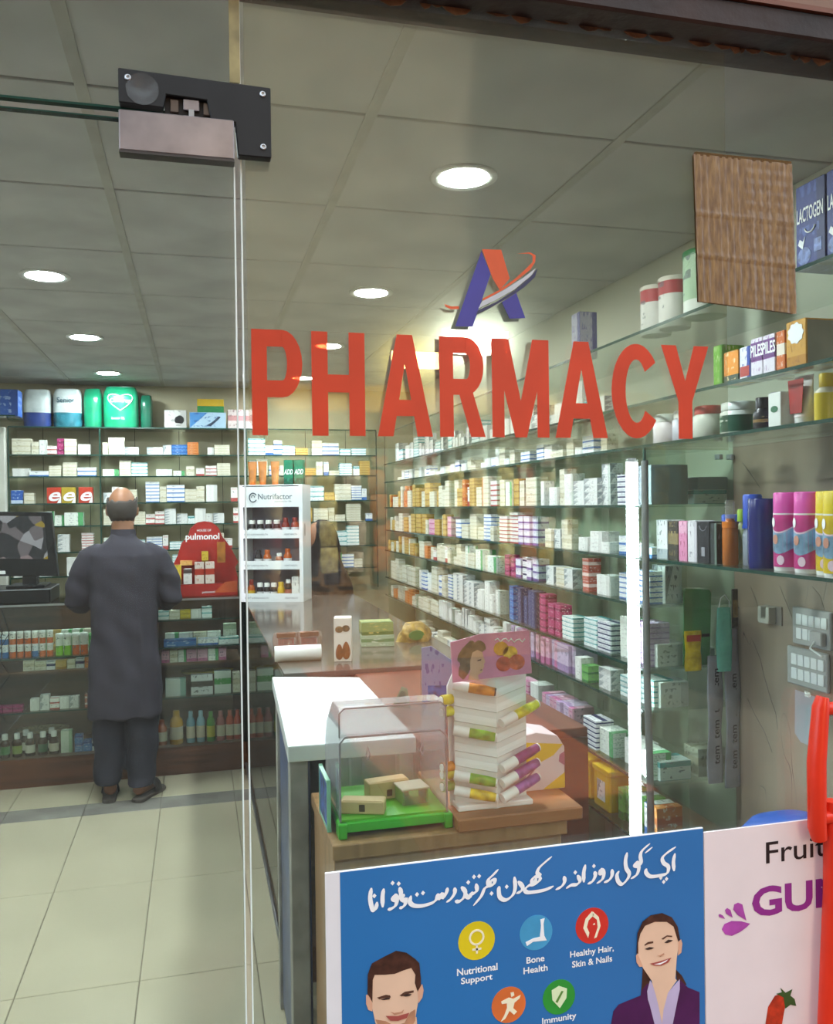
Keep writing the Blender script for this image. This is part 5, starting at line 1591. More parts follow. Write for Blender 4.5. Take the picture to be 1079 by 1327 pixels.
bottle('lotion_bottle', 'cream lotion bottle with yellow cap and label near the right edge', 'bottle', (1.40, 1.648, z3), .030, .112, pl('cream body', '#d9d2bd'), pl('yellow cap', '#d6b41e'), pl('yellow lab', '#d4bb2a'), neck=.55, capr=.6, caph=.26, flat=.7, lab=(.05, .8))

# perfume boxes and sprays on the lowest long shelf
zs = RZ[4]
M_FLOR = print_mat('floral', '#dfe2e2', '#a8b2b8', 0, '#5a6a72')
for (a, b, h, m, lab) in ((2.278, 2.340, .118, M_FLOR, 'white perfume carton with grey floral print beside the end panel'), (2.220, 2.274, .115, print_mat('leop', '#3a342c', '#8a7a52', 2, '#a8955f'), 'black and gold patterned perfume carton'),
                          (2.173, 2.216, .116, print_mat('pinkp', '#d98aae', '#e3aac4', 4, '#7a2a4a'), 'pink perfume carton between the gold patterned and the white one'), (2.123, 2.169, .118, print_mat('whp', '#dcd9dd', '#c9c4cc', 1, '#7a7680'), 'plain white perfume carton left of the black one'),
                          (2.063, 2.119, .116, mat('carton black', '#232329', .4, noise=.15), 'black perfume carton with a thin necklace print'), (2.030, 2.058, .112, print_mat('dkp', '#2a302e', '#6a7a70', 1), 'narrow dark carton right of the black perfume carton')):
    rbox('perfume_carton', lab, a, b, h, zs, [m], d=.06)
t = [o for o in COL.objects if o.get('label', '').startswith('black perfume')][0]
MB().tube([(-.018, -.001, .105), (-.012, -.001, .095), (0, -.001, .09), (.012, -.001, .095), (.018, -.001, .105)], .0008, 4).box(-.008, .008, -.001, .0003, .02, .045).build('necklace_print', mat('print silver', '#9a9aa2', .4), t)
bottle('scent_bottle', 'clear bottle of orange liquid with an orange cap', 'bottle', (1.39, 2.003, zs), .021, .175, pl('amber liquid', '#b5682a', .15), glass('clear cap', '#fff4e8', .05, .05, .05), pl('orange collar', '#d97a24'), neck=.55, capr=.62, caph=.28, lab=(.80, .93))
bottle('scent_bottle', 'clear and silver bottle with a blue top behind the navy can', 'bottle', (1.43, 1.962, zs), .026, .19, pl('silver clear', '#9aa3ad', .15), pl('blue cap', '#2a4fb5'), pl('blue cap', '#2a4fb5'), neck=.9, capr=.95, caph=.42, lab=(.9, .98))
bottle('scent_bottle', 'short bottle with a blue dome cap behind the perfume cartons', 'bottle', (1.47, 2.11, zs), .03, .135, pl('pale blue', '#8fa8c4', .2), pl('blue cap', '#2a4fb5'), None, capr=.95, caph=.3, neck=.8)
bottle('scent_bottle', 'small lime green capped bottle behind the orange one', 'bottle', (1.45, 2.035, zs), .016, .15, pl('pale lime', '#a8b58a', .2), pl('lime cap', '#8fb53a'), None, capr=.8, caph=.2)


def spray(label, y, r, h, m, mcap, x=1.41, mring=None, m2=None, m3=None, group=None):
    t = thing('spray_can', label, 'spray can', (x, y, zs), QR, group)
    MB().lathe([(r * .94, 0), (r * .97, .006), (r * .97, .010)], n=22).build('base_rim', P_WH if mring else m, t)
    MB().lathe([(r, .010), (r, h * .715)], n=24).build('body', m, t)
    if m2:
        MB().loft([[(r * 1.005 * math.cos(q), r * 1.005 * math.sin(q), z_ * h + .010 * math.sin(q * 2 + 1.2)) for q in [2 * math.pi * i / 28 for i in range(28)]] for z_ in (.27, .36, .45, .53)], cap=False).build('printed_band', m2, t)
        MB().loft([[(r * 1.006 * math.cos(q), r * 1.006 * math.sin(q), z_ * h + .010 * math.sin(q * 2 + 1.2)) for q in [2 * math.pi * i / 28 for i in range(28)]] for z_ in (.53, .55)], cap=False).build('wave_line', pl('wave pale', '#e6c9d8'), t)
        for (z_, a_) in ((.62, R(-110)), (.14, R(-70)), (.40, R(-95))):
            c_, s_ = math.cos(a_), math.sin(a_)
            MB().loft([[(r * 1.012 * c_ - s_ * .010 * k_ * math.cos(q), r * 1.012 * s_ + c_ * .010 * k_ * math.cos(q), h * z_ + .012 * k_ * math.sin(q)) for q in [2 * math.pi * i / 12 for i in range(12)]] for k_ in (1.0, .05)], cap=False).build('emblem_print', WHITE if z_ > .5 else (pl('figure print', '#c98f7a') if z_ > .3 else pl('wave pale', '#e6c9d8')), t)
    MB().lathe([(r * 1.0, h * .715), (r * 1.0, h * .735)], n=22).build('collar', mring or m, t)
    MB().lathe([(r * .985, h * .735), (r * .97, h * .985), (r * .92, h), (0, h)], n=22).build('cap', mcap, t)
    return t


spray('navy blue deodorant can with rounded cap left of the pink cans', 1.895, .036, .178, pl('navy gloss', '#0e1a68', .25), pl('navy gloss', '#0e1a68', .25))
bottle('scent_bottle', 'green topped bottle between the navy and the pink cans', 'bottle', (1.50, 1.83, zs), .025, .15, pl('green glass', '#3f7a4a', .2), pl('green cap2', '#3f8a4a'), None)
M_PB = mat('pink can', '#c93a86', .3, noise=.2, scale=25)
M_PCAP = pl('pink cap', '#d94fa8', .3)
M_BAND = mat('sea blue print', '#8fb5d4', .35, noise=.35, scale=22)
M_YB = mat('yellow can', '#d9b91e', .3, noise=.15, scale=25)
M_YCAP = pl('yellow cap can', '#e3c81e', .3)
spray('pink hair removal spray can, left of the pink pair', 1.795, .0355, .192, M_PB, M_PCAP, mring=P_WH, m2=M_BAND)
spray('pink hair removal spray can, right of the pink pair', 1.720, .0355, .192, M_PB, M_PCAP, mring=P_WH, m2=M_BAND)
spray('yellow hair removal spray can beside the pink pair', 1.646, .0355, .192, M_YB, M_YCAP, mring=P_WH, m2=M_BAND)
spray('yellow hair removal spray can cut by the right edge of the photo', 1.584, .0355, .192, M_YB, M_YCAP, x=1.378, mring=P_WH, m2=M_BAND)
# cartons on the shelf behind the glass end panel
box_item('storage_carton', 'plain grey blue carton just behind the glass end panel', 'carton', (1.44, 2.385, RZ[3]), .13, .10, .125, [mat('carton slate', '#8f9ba3', .5, noise=.05)])
box_item('storage_carton', 'teal grey flat carton low in the pair behind the glass end panel', 'carton', (1.585, 2.385, RZ[3]), .12, .10, .045, [PAL['white and teal']])
box_item('storage_carton', 'slate flat carton on top of the teal grey one behind the end panel', 'carton', (1.595, 2.387, RZ[3] + .0458), .11, .10, .04, [MATS['carton slate']])
box_item('storage_carton', 'white printed carton behind the end panel above the green card', 'carton', (1.45, 2.385, RZ[5]), .06, .08, .12, [PAL['white and grey']])
box_item('storage_carton', 'pale yellow flat carton behind the end panel', 'carton', (1.54, 2.385, RZ[5]), .09, .08, .04, [PAL['cream']])
for k, (x, w, h, i, p_) in enumerate(((1.44, .10, .07, 6, 'plain white'), (1.55, .09, .05, 6, 'white and grey'), (1.45, .11, .06, 8, 'white and teal'), (1.58, .10, .09, 8, 'cream'), (1.45, .1, .08, 7, 'plain white'))):
    box_item('storage_carton', ['white', 'grey white', 'teal white', 'cream', 'broad white'][k] + ' carton low behind the glass end panel', 'carton', (x, 2.385, RZ[i]), w, .08, h, [PAL[p_]])
# yellow tubs low on the right shelves
M_TUB = pl('tub yellow', '#c9a81e', .4)
for k, y in enumerate((2.72, 2.87)):
    t = thing('yellow_tub', ['nearer', 'farther'][k] + ' of two square yellow tubs on the lowest right shelf', 'tub', (1.36, y, RZ[9]), QR)
    MB().box(-.06, .06, 0, .12, 0, .125).build('body', M_TUB, t, bevel=.008, bseg=2)
    MB().box(-.064, .064, -.004, .124, .125, .145).build('lid', M_TUB, t, bevel=.006, bseg=2)
    MB().box(-.03, .03, -.001, .001, .03, .10).build('label', PAL['white and grey'], t)
# hanging things at the end panel
t = thing('hanging_card', 'dark green display card hanging on the glass end panel', 'card', (1.462, 2.352, 1.09))
MB().prism([(0, 0), (.092, .0), (.10, .225), (.092, .236), (.012, .242), (.004, .23)], 0, .004).build('card', mat('card green', '#458f55', .35, noise=.25, scale=8), t)
MB().box(.0, .092, -.001, .0002, .088, .098).build('dark_strip', M_PLA, t)
t = thing('hanging_sachet', 'yellow sachet hanging in front of the green card', 'sachet', (1.462, 2.345, 1.075))
MB().loft([[(.030 + (.029 + .002 * math.sin(f * 9)) * math.cos(a), .002 + .004 * math.sin(a), f * .125) for a in [2 * math.pi * i / 12 for i in range(12)]] for f in [0, .1, .3, .5, .7, .9, 1]]).build('film', mat('sachet yellow', '#d6c020', .3, noise=.2, scale=40), t)
MB().box(.006, .054, -.0035, -.002, .092, .112).build('red_print', mat('sachet red', '#b0402a', .5), t)
t = thing('face_mask', 'teal disposable face mask hanging at the shelf end', 'face mask', (1.562, 2.330, 1.07))
MB().loft([[(.032 + (.030 - .012 * abs(f - .45)) * math.cos(a), .004 + .006 * math.sin(a), f * .20) for a in [2 * math.pi * i / 14 for i in range(14)]] for f in [0, .12, .25, .4, .55, .7, .85, 1]]).build('pleated_cloth', mat('mask teal', '#74ccb6', .8, noise=.1, scale=30, bump=.3, bscale=40), t)
MB().tube([(.012, .004, .19), (.02, .002, .23), (.035, .002, .24), (.05, .002, .22), (.052, .004, .19)], .0014, 5).build('ear_loop', WHITE, t)
for k, (x, zb, h, lab) in enumerate(((1.535, .72, .40, 'left'), (1.598, .70, .50, 'right'))):
    t = thing('hanging_strip', lab + ' of two long grey printed plastic strips hanging at the shelf end', 'strip', (x, 2.338, zb))
    MB().loft([[(.026 + (.026 + .003 * math.sin(f * 11 + k)) * math.cos(a), .004 * math.sin(a) + .003 * math.sin(f * 7 + k), f * h) for a in [2 * math.pi * i / 10 for i in range(10)]] for f in [j / 10 for j in range(11)]]).build('film', mat('strip grey', '#8f9096', .35, noise=.15, scale=16), t)
    o = place('lettering', TXT['tem'], t, (.038, -.006, .06))
    o.rotation_euler.y = R(-90)
t = thing('hanging_sachet', 'black and gold sachet hanging highest at the wall corner', 'sachet', (1.632, 2.345, 1.20))
MB().box(0, .022, 0, .006, 0, .125).build('film', mat('sachet black gold', '#4a4030', .35, noise=.5, scale=60), t, bevel=.002)
MB().box(.002, .020, -.0006, .0002, .035, .09).build('gold_print', mat('sachet gold', '#8a7040', .4, noise=.3, scale=70), t)

# ------------------------------------------------------------------ switches, hook and paper on the laminate wall
M_SWP = mat('switch plate grey', '#b5b3b0', .45, noise=.06)
for k, (y0, y1, z0, z1) in enumerate(((1.930, 2.080, 1.195, 1.300), (1.942, 2.104, 1.078, 1.185))):
    t = thing('switch_board', ['upper', 'lower'][k] + ' of the two wall switch boards beside the shelves', 'switch', (XR - .006, (y0 + y1) / 2, z0), QR)
    w, h = y1 - y0, z1 - z0
    MB().box(-w / 2, w / 2, -.012, 0, 0, h).build('plate', M_SWP, t, bevel=.003)
    for row in range(2):
        for c_ in range(5):
            if k == 0 and row == 0 and c_ > 2:
                continue
            x = -w * .36 + c_ * w * .165
            MB().box(x, x + w * .145, -.016, -.012, h * (.16 + .38 * row), h * (.45 + .38 * row)).build('rocker', WHITE, t, bevel=.001)
    if k == 0:
        MB().box(w * .1, w * .42, -.03, -.012, h * .10, h * .46).build('plug', M_SWP, t, bevel=.003)
        MB().tube([(w * .25, -.03, h * .2), (w * .3, -.05, h * .05), (w * .6, -.05, -.01)], .003, 6).build('cord', WHITE, t)
t = thing('wall_hook', 'cream U-shaped plastic bracket screwed to the laminate wall', 'hook', (XR - .006, 2.185, 1.238), QR)
MB().prism([(-.022, 0), (.022, 0), (.026, .01), (.026, .05), (.012, .05), (.010, .016), (-.008, .016), (-.010, .05), (-.024, .05), (-.026, .01)], -.03, -.003).build('cup', pl('bracket cream', '#b8b4a8'), t, bevel=.002)
MB().box(-.03, .05, -.004, 0, -.002, .052).build('back_plate', mat('bracket plate', '#857d74', .5), t)
t = thing('paper_notice', 'blank pale paper stuck to the wall below the switch boards', 'paper', (XR - .006, 2.03, .915), QR)
MB().prism([(-.055, .02), (-.03, 0), (.05, 0), (.055, .14), (-.052, .145)], -.0022, 0).build('sheet', mat('pale blue paper', '#b9bcc4', .6, noise=.04), t)
MB().box(-.012, .012, -.0027, -.002, .135, .15).build('tape', glass('tape', '#f5f2e6', .05, .2, .2), t)
t = thing('blue_drum', 'blue domed drum lid just above the poster', 'drum', (1.46, 1.83, 0))
MB().lathe([(.12, 0), (.14, .05), (.14, .70), (.13, .73)], n=24).build('body', pl('drum blue', '#2a4fa0'), t)
MB().lathe([(.145, .72), (.145, .745), (.12, .775), (.06, .80), (0, .806)], n=24).build('lid', pl('drum blue lid', '#2f5fc0'), t)

# ================================================================== things on the shop glass
# the lettering on its film
sg = thing('window_lettering', 'large red vinyl pharmacy lettering stuck on the glass', 'lettering', (0, 1.194, 1.700))
for c_, a_, b_ in PHARM:
    lm = MB()
    for q_, p_ in enumerate(GLYPH[c_]):
        lm.prism([(a_ + x * (b_ - a_), .001 + z * .147) for x, z in p_], -.0004 - q_ * .00003, -q_ * .000005)
    lm.build('letter', VINYL, sg)
fm = MB().prism([(.072, 1.722), (.096, 1.684), (.835, 1.684), (.835, 2.325), (.072, 2.325)], 1.2056, 1.2060).build('clear_film', glass('hazy clear film', '#f6f4ee', .02, .12, .035, '#d9d3c6'))
tag(fm, 'hazy clear plastic film behind the red window lettering', 'film')
LOGOC = {'blue': mat('vinyl blue', '#2f2f8c', .4, noise=.1), 'navy': mat('vinyl navy', '#1f2550', .4, noise=.1), 'orange': mat('vinyl orange', '#cf4f22', .4, noise=.08), 'white': mat('vinyl grey white', '#b9bcc2', .4, noise=.05)}
sg2 = thing('letter_logo', 'blue and orange letter emblem with a swoosh above the red lettering', 'logo', (0, 1.194, 1.70))
for k, (c_, poly) in enumerate(LOGO_POLYS):
    MB().prism([(x / 1e4, z / 1e4 - 1.70) for x, z in poly], -.0004 - k * .0001, 0).build('vinyl_shape', LOGOC[c_], sg2)

# the brown ribbed wrap taped inside the glass
bwm, nb, bb = new_mat('brown plastic wrap')
n1 = nb.nodes.new('ShaderNodeTexNoise'); n1.inputs['Scale'].default_value = 90; n1.inputs['Detail'].default_value = 6
tcn = nb.nodes.new('ShaderNodeTexCoord')
rp = nb.nodes.new('ShaderNodeValToRGB')
rp.color_ramp.elements[0].position, rp.color_ramp.elements[1].position = .35, .7
rp.color_ramp.elements[0].color, rp.color_ramp.elements[1].color = srgb('#66492b'), srgb('#8f6f43')
mpn = nb.nodes.new('ShaderNodeMapping')
mpn.inputs['Scale'].default_value = (1.6, 1.0, .35)
nb.links.new(tcn.outputs['Object'], mpn.inputs['Vector'])
nb.links.new(mpn.outputs[0], n1.inputs['Vector'])
nb.links.new(n1.outputs['Fac'], rp.inputs['Fac'])
nb.links.new(rp.outputs['Color'], bb.inputs['Base Color'])
bb.inputs['Roughness'].default_value = .35
bp_ = nb.nodes.new('ShaderNodeBump'); bp_.inputs['Strength'].default_value = .5; bp_.inputs['Distance'].default_value = .003
nb.links.new(n1.outputs['Fac'], bp_.inputs['Height'])
nb.links.new(bp_.outputs['Normal'], bb.inputs['Normal'])
gx, gz = 64, 60
vsw, fsw = [], []
for j in range(gz + 1):
    f = j / gz
    for i in range(gx + 1):
        e = i / gx
        x = e * .181 + .006 * (1 - f)
        z = -.232 * (1 - f) - .012 * e * (1 - f) + .0
        rib = .0010 * math.sin(e * 2 * math.pi * (16 if (e < .5) else 12)) * (.4 + .6 * (1 - f)) + .0004 * math.sin(f * 2 * math.pi * 14) * (1 if e > .5 else .3)
        for bnd in (.32, .60):
            rib -= .0015 * math.exp(-((f - bnd) / .012) ** 2)
        for bnd in (.2, .52, .85):
            rib -= .0015 * math.exp(-((e - bnd) / .012) ** 2)
        vsw.append((x, rib, z))
for j in range(gz):
    for i in range(gx):
        a = j * (gx + 1) + i
        fsw.append((a, a + 1, a + gx + 2, a + gx + 1))
nv = len(vsw)
fsb = [tuple(reversed([q + nv for q in f])) for f in fsw]
vsb = [(x, y + .004, z) for x, y, z in vsw]
bw = thing('brown_wrap', 'brown ribbed plastic sheet taped high on the glass', 'plastic sheet', (.766, 1.1885, 2.150))
MB().add(vsw + vsb, fsw + fsb, 0, None, True).build('ribbed_sheet', bwm, bw)
MB().box(.004, .180, .0, .006, -.002, .004).build('top_tape', glass('brown tape', '#c9a56a', .05, .2, .3, '#8a6a3a'), bw)

# ------------------------------------------------------------------ posters
PY = 1.190
M_PBLUE = mat('poster blue', '#2c74b4', .35, noise=.05, scale=2.5)
ps = thing('poster', 'blue health poster with two smiling portraits and white script', 'poster', (.168, PY, .60))
OX, OZ = .168, .60


def flat(polys, y, name, m, par, ox=OX, oz=OZ):
    mb = MB()
    for p in polys:
        mb.prism([(x / 1e4 - ox, z / 1e4 - oz) for x, z in p], y - .0002, y)
    return mb.build(name, m, par)


MB().box(0, .603, 0, .004, 0, .483).build('sheet', mat('poster white border', '#e6e4e6', .4, noise=.02), ps)
MB().box(.021, .603, -.0004, 0, 0, .482).build('blue_print', M_PBLUE, ps)


def pen(pts, w, nib=R(35), steps=6, lift=0.0):
    """calligraphic ribbon along a smooth curve"""
    P_ = [Vector((x / 1e4 - OX, z / 1e4 - OZ)) for x, z in pts]
    c = []
    for i in range(len(P_) - 1):
        p0, p1, p2, p3 = P_[max(i - 1, 0)], P_[i], P_[i + 1], P_[min(i + 2, len(P_) - 1)]
        for k in range(steps):
            t = k / steps
            c.append(.5 * ((2 * p1) + (p2 - p0) * t + (2 * p0 - 5 * p1 + 4 * p2 - p3) * t * t + (3 * p1 - p0 - 3 * p2 + p3) * t ** 3))
    c.append(P_[-1])
    vs_, fs_ = [], []
    for i, p in enumerate(c):
        d = (c[min(i + 1, len(c) - 1)] - c[max(i - 1, 0)])
        a = math.atan2(d.y, d.x)
        ww = w * (.42 + .58 * abs(math.sin(a - nib)))
        e = min(1.0, .35 + .65 * min(i, len(c) - 1 - i) / 3)
        nrm = Vector((-math.sin(a), math.cos(a))) * ww * e / 2
        for q in (p + nrm, p - nrm):
            vs_.append((q.x, -.0008 - lift - i * 6e-6, q.y))
    for i in range(len(c) - 1):
        fs_.append((2 * i, 2 * i + 1, 2 * i + 3, 2 * i + 2))
    return vs_, fs_


ur = MB()
for q_, s_ in enumerate(URDU_STROKES):
    ur.add(*pen(s_, .0070, lift=(q_ % 5) * 2.5e-4))
for x, z in URDU_DOTS:
    cx, cz = x / 1e4 - OX, z / 1e4 - OZ
    ur.add([(cx, -.0008, cz + .0036), (cx - .0032, -.0008, cz), (cx, -.0008, cz - .0036), (cx + .0032, -.0008, cz)], [(0, 1, 2, 3)])
ur.build('script_line', WHITE, ps)


def disc(cx, cz, r, m, name='icon', y=-.0008):
    return MB().prism([(cx - OX + r * math.cos(q), cz - OZ + r * math.sin(q)) for q in [2 * math.pi * i / 28 for i in range(28)]], y, -.0004).build(name, m, ps)


def poly_at(par, pts, m, name='icon_glyph', y=-.0012, tube=None):
    mb = MB()
    for p in pts:
        mb.prism([(x - OX, z - OZ) for x, z in p], y, y + .0004)
    return mb.build(name, m, par)


CREAM = mat('glyph cream', '#f4eccb', .5, noise=0)


def ringpoly(cx, cz, r, w, n=20):
    o_ = [(cx + r * math.cos(2 * math.pi * i / n), cz + r * math.sin(2 * math.pi * i / n)) for i in range(n + 1)]
    i_ = [(cx + (r - w) * math.cos(2 * math.pi * i / n), cz + (r - w) * math.sin(2 * math.pi * i / n)) for i in range(n + 1)]
    return [[o_[k], o_[k + 1], i_[k + 1], i_[k]] for k in range(n)]


d1 = disc(.391, .957, .0285, mat('icon yellow', '#e3cc22', .4, noise=.08))
poly_at(d1, ringpoly(.391, .962, .012, .003) + [[(.3895, .951), (.3925, .951), (.3925, .938), (.3895, .938)], [(.384, .946), (.398, .946), (.398, .943), (.384, .943)]], CREAM)
d2 = disc(.485, .956, .0265, mat('icon sky blue', '#4aa8d8', .4, noise=.12))
poly_at(d2, [[(.492, .975), (.499, .976), (.497, .968), (.498, .950), (.502, .942), (.480, .943), (.470, .938), (.468, .944), (.480, .948), (.491, .949), (.493, .965)]], WHITE)
d3 = disc(.577, .954, .0275, mat('icon red', '#d8382e', .4, noise=.1))
poly_at(d3, [[(.577, .976), (.566, .966), (.562, .952), (.570, .936), (.572, .944), (.568, .953), (.571, .963), (.580, .970)], [(.578, .976), (.588, .966), (.591, .952), (.584, .935), (.580, .934), (.586, .950), (.585, .962), (.578, .968)], ringpoly(.578, .955, .004, .004, 8)[0]], CREAM)
d4 = disc(.440, .854, .0270, mat('icon orange', '#e0743a', .4, noise=.1))
poly_at(d4, [[(.443, .872), (.448, .872), (.449, .867), (.444, .865)], [(.428, .861), (.440, .865), (.447, .862), (.459, .866), (.457, .861), (.449, .856), (.447, .848), (.453, .842), (.448, .838), (.441, .845), (.434, .834), (.427, .831), (.433, .840), (.437, .850), (.437, .857), (.429, .857)]], CREAM)
d5 = disc(.521, .853, .0265, mat('icon green', '#2f9a3a', .4, noise=.12))
poly_at(d5, [[(.509, .865), (.521, .870), (.534, .864), (.533, .850), (.522, .836), (.510, .850)]], mat('glyph pale green', '#dfeec0', .5, noise=0))
poly_at(d5, [[(.525, .862), (.528, .861), (.518, .845), (.515, .847)]], mat('glyph slash', '#5a8a3a', .5, noise=0), y=-.0016)
for key, x, z in (('nutritional', .360, .909), ('support', .366, .893), ('bone', .469, .911), ('health', .464, .896), ('hair', .540, .907), ('skin', .543, .894), ('immunity', .493, .813)):
    place('lettering', TXT[key], ps, (x - OX, -.0008, z - OZ))
SKIN = mat('print fair skin', '#e8c3a6', .5, noise=.05)
PM = {'face': SKIN, 'neck': SKIN, 'ear': mat('print ear', '#dca98c', .5, noise=0), 'chest': SKIN, 'hair': mat('print dark brown hair', '#4a2c22', .5, noise=.3, scale=60), 'beard': mat('print stubble', '#c08a6a', .5, noise=.1, scale=60), 'brow': mat('print brow', '#5a3a2c', .5, noise=0),
      'eye': mat('print eye', '#3a2a26', .5, noise=0), 'nose': mat('print nose shade', '#c48f72', .5, noise=0), 'mouth': mat('print lip', '#a8524a', .5, noise=0), 'teeth': WHITE, 'jacket': mat('print purple jacket', '#4a1a50', .5, noise=.15, scale=20), 'shirt': mat('print lilac shirt', '#c2b5d6', .5, noise=.06)}
for who in ('man', 'woman'):
    grp_ = None
    for k, (n_, poly) in enumerate([(a, b) for a, b in PORTRAIT_POLYS.items() if a.startswith(who + '_')]):
        key = n_.split('_')[1].rstrip('2')
        poly = [(min(x, 7705), max(z, 6005)) for x, z in poly]
        flat([poly], -.0008 - k * .00012, 'portrait_' + key, PM[key], ps)
ps2 = thing('poster', 'white poster with purple and black sweet lettering beside the blue one', 'poster', (.773, PY, .60))
MB().box(0, .60, 0, .004, 0, .475).build('sheet', mat('poster pinkish white', '#e9dcdc', .4, noise=.02), ps2)
OX2 = .773
place('lettering', TXT['fruity'], ps2, (.886 - OX2, -.0004, 1.001 - OZ))
place('lettering', TXT['gummies'], ps2, (.859 - OX2, -.0004, .927 - OZ))
for n_, poly in GUMMY_POLYS.items():
    m = {'d': mat('print orchid', '#b04aa8', .5, noise=.12, scale=40), 's': mat('print strawberry', '#c43a1e', .5, noise=.25, scale=60)}[n_[0]]
    if 'leaf' in n_:
        m = mat('print leaf', '#3a5a2a', .5, noise=.2)
    flat([poly], -.0004 - (.0003 if 'leaf' in n_ else 0), 'printed_' + n_.rstrip('234'), m, ps2, OX2)

# ------------------------------------------------------------------ red plastic stand outside, at the right edge
M_RPL = pl('stand red', '#e0361e', .3, noise=.06)
t = thing('plastic_stand', 'bright red plastic stand with cross rails outside the glass at the right', 'stand', (0, 0, 0))
for x in (.966, 1.336):
    MB().tube([(x + .013, 1.168, 1.282), (x + .009, 1.168, 1.266), (x, 1.168, 1.176), (x, 1.168, 1.070), (x + .004, 1.168, 1.051)], [.010, .0135, .0150, .0145, .012], 12).build('upright', M_RPL, t)
    MB().tube([(x + .032, 1.172, 1.11), (x + .030, 1.172, .965), (x + .017, 1.172, .75), (x + .0, 1.172, -.02)], .0135, 10).build('leg', M_RPL, t)
for z in (1.262, 1.085):
    MB().tube([(.966, 1.168, z), (1.336, 1.168, z)], .0105, 10).build('rail', M_RPL, t)
MB().tube([(.98, 1.172, .25), (1.35, 1.172, .25)], .0105, 10).build('rail', M_RPL, t)

# ================================================================== people
def remeshed(mb, name, m, voxel, smooth_it=6, parent=None, fold=None):
    """union the overlapping shapes of mb into one continuous surface"""
    me = mb.mesh(name + '_cage', m)
    ob = bpy.data.objects.new(name + '_cage', me)
    COL.objects.link(ob)
    md = ob.modifiers.new('r', 'REMESH')
    md.mode = 'VOXEL'
    md.voxel_size = voxel
    md.use_smooth_shade = True
    sm = ob.modifiers.new('s', 'SMOOTH')
    sm.factor = .5
    sm.iterations = smooth_it
    dg = bpy.context.evaluated_depsgraph_get()
    out = bpy.data.meshes.new_from_object(ob.evaluated_get(dg))
    bpy.data.objects.remove(ob)
    out.materials.clear()
    out.materials.append(m)
    if fold:
        nr = [v.normal.copy() for v in out.vertices]
        for v, n_ in zip(out.vertices, nr):
            v.co += n_ * fold(v.co)
    for p in out.polygons:
        p.use_smooth = True
    return place(name, out, parent)


def ell(cx, cy, z, a, b, n=20, pw=1.0, rot=0.0):
    pts = []
    for i in range(n):
        t = 2 * math.pi * i / n
        x = a * math.copysign(abs(math.cos(t)) ** pw, math.cos(t))
        y = b * math.copysign(abs(math.sin(t)) ** pw, math.sin(t))
        pts.append((cx + x * math.cos(rot) - y * math.sin(rot), cy + x * math.sin(rot) + y * math.cos(rot), z))
    return pts


def ball(mb, c, r, n=14):
    cx, cy, cz = c
    rx, ry, rz = r
    mb.loft([ell(cx, cy, cz + rz * math.sin(f), max(1e-3, rx * math.cos(f)), max(1e-3, ry * math.cos(f)), n) for f in [math.pi * (k / 10 - .5) for k in range(11)]])


def hand(mb, wrist, fwd, side):
    """palm, four bent fingers and a thumb"""
    w = Vector(wrist)
    f = Vector(fwd).normalized()
    s = Vector(side).normalized()
    up = s.cross(f).normalized()
    mb.tube([w, w + f * .04, w + f * .085], [.026, .036, .034], 10)
    for k, L_ in enumerate((.068, .078, .072, .056)):
        b = w + f * .085 + s * (-.027 + .018 * k)
        mb.tube([b - f * .02, b + f * L_ * .45 - up * .004, b + f * L_ * .8 - up * .018, b + f * L_ - up * .032], [.0095, .009, .0085, .007], 8)
    b = w + f * .03 - s * .03
    mb.tube([b, b + f * .03 - s * .02, b + f * .055 - s * .028 - up * .01], [.013, .011, .009], 8)


M_SKIN = mat('brown skin', '#9a6a4e', .5, noise=.08, scale=20)
man = thing('person', 'balding man in a dark slate tunic and trousers seen from behind at the counter', 'person', (-.40, 5.0, 0))
b = MB()
# head (facing +Y, turned slightly right)
hz, hx, hy = 1.600, -.005, .02
ball(b, (hx, hy, hz + .02), (.077, .097, .108))
ball(b, (hx + .005, hy + .035, hz - .045), (.062, .07, .07))
ball(b, (hx + .008, hy + .108, hz - .01), (.014, .022, .028))           # nose
for sx_ in (-1, 1):
    ball(b, (hx + sx_ * .079, hy + .004, hz - .005), (.011, .022, .034))  # ears
    ball(b, (hx + .008 + sx_ * .03, hy + .092, hz + .012), (.016, .012, .011))   # eye sockets
ball(b, (hx + .008, hy + .098, hz - .055), (.024, .012, .010))          # mouth
b.tube([(0, -.005, 1.36), (0, .0, 1.44), (hx, .012, 1.53)], [.075, .062, .060], 14)
b.loft([ell(0, 0, z, a, c, 18) for z, a, c in ((.80, .15, .11), (.95, .155, .115), (1.1, .15, .11), (1.25, .165, .115), (1.34, .15, .10), (1.41, .085, .075))])
for sx_ in (-1, 1):
    sh = Vector((sx_ * .160, -.005, 1.335))
    el = Vector((sx_ * .225, .03, 1.10))
    wr = Vector((sx_ * .16, .235, 1.115))
    b.tube([sh, (sh + el) / 2, el], [.044, .042, .038], 12)
    b.tube([el, (el + wr) / 2, wr], [.042, .038, .028], 12)
    hand(b, wr, (-.25 * sx_, .95, -.1), (1, .2, 0))
    hp_ = Vector((sx_ * .085, 0, .86))
    kn = Vector((sx_ * .09, .02, .48))
    an = Vector((sx_ * .075 - .01, -.02 - .05 * (sx_ > 0), .09))
    b.tube([hp_, kn, an], [.085, .06, .042], 12)
    dirf = Vector((.5 if sx_ > 0 else -.05, 1, 0)).normalized()
    b.tube([an + Vector((0, -.02, -.03)), an + dirf * .07 + Vector((0, 0, -.045)), an + dirf * .17 + Vector((0, 0, -.058))], [.036, .034, .024], 10)
remeshed(b, 'body', M_SKIN, .009, 4, man)
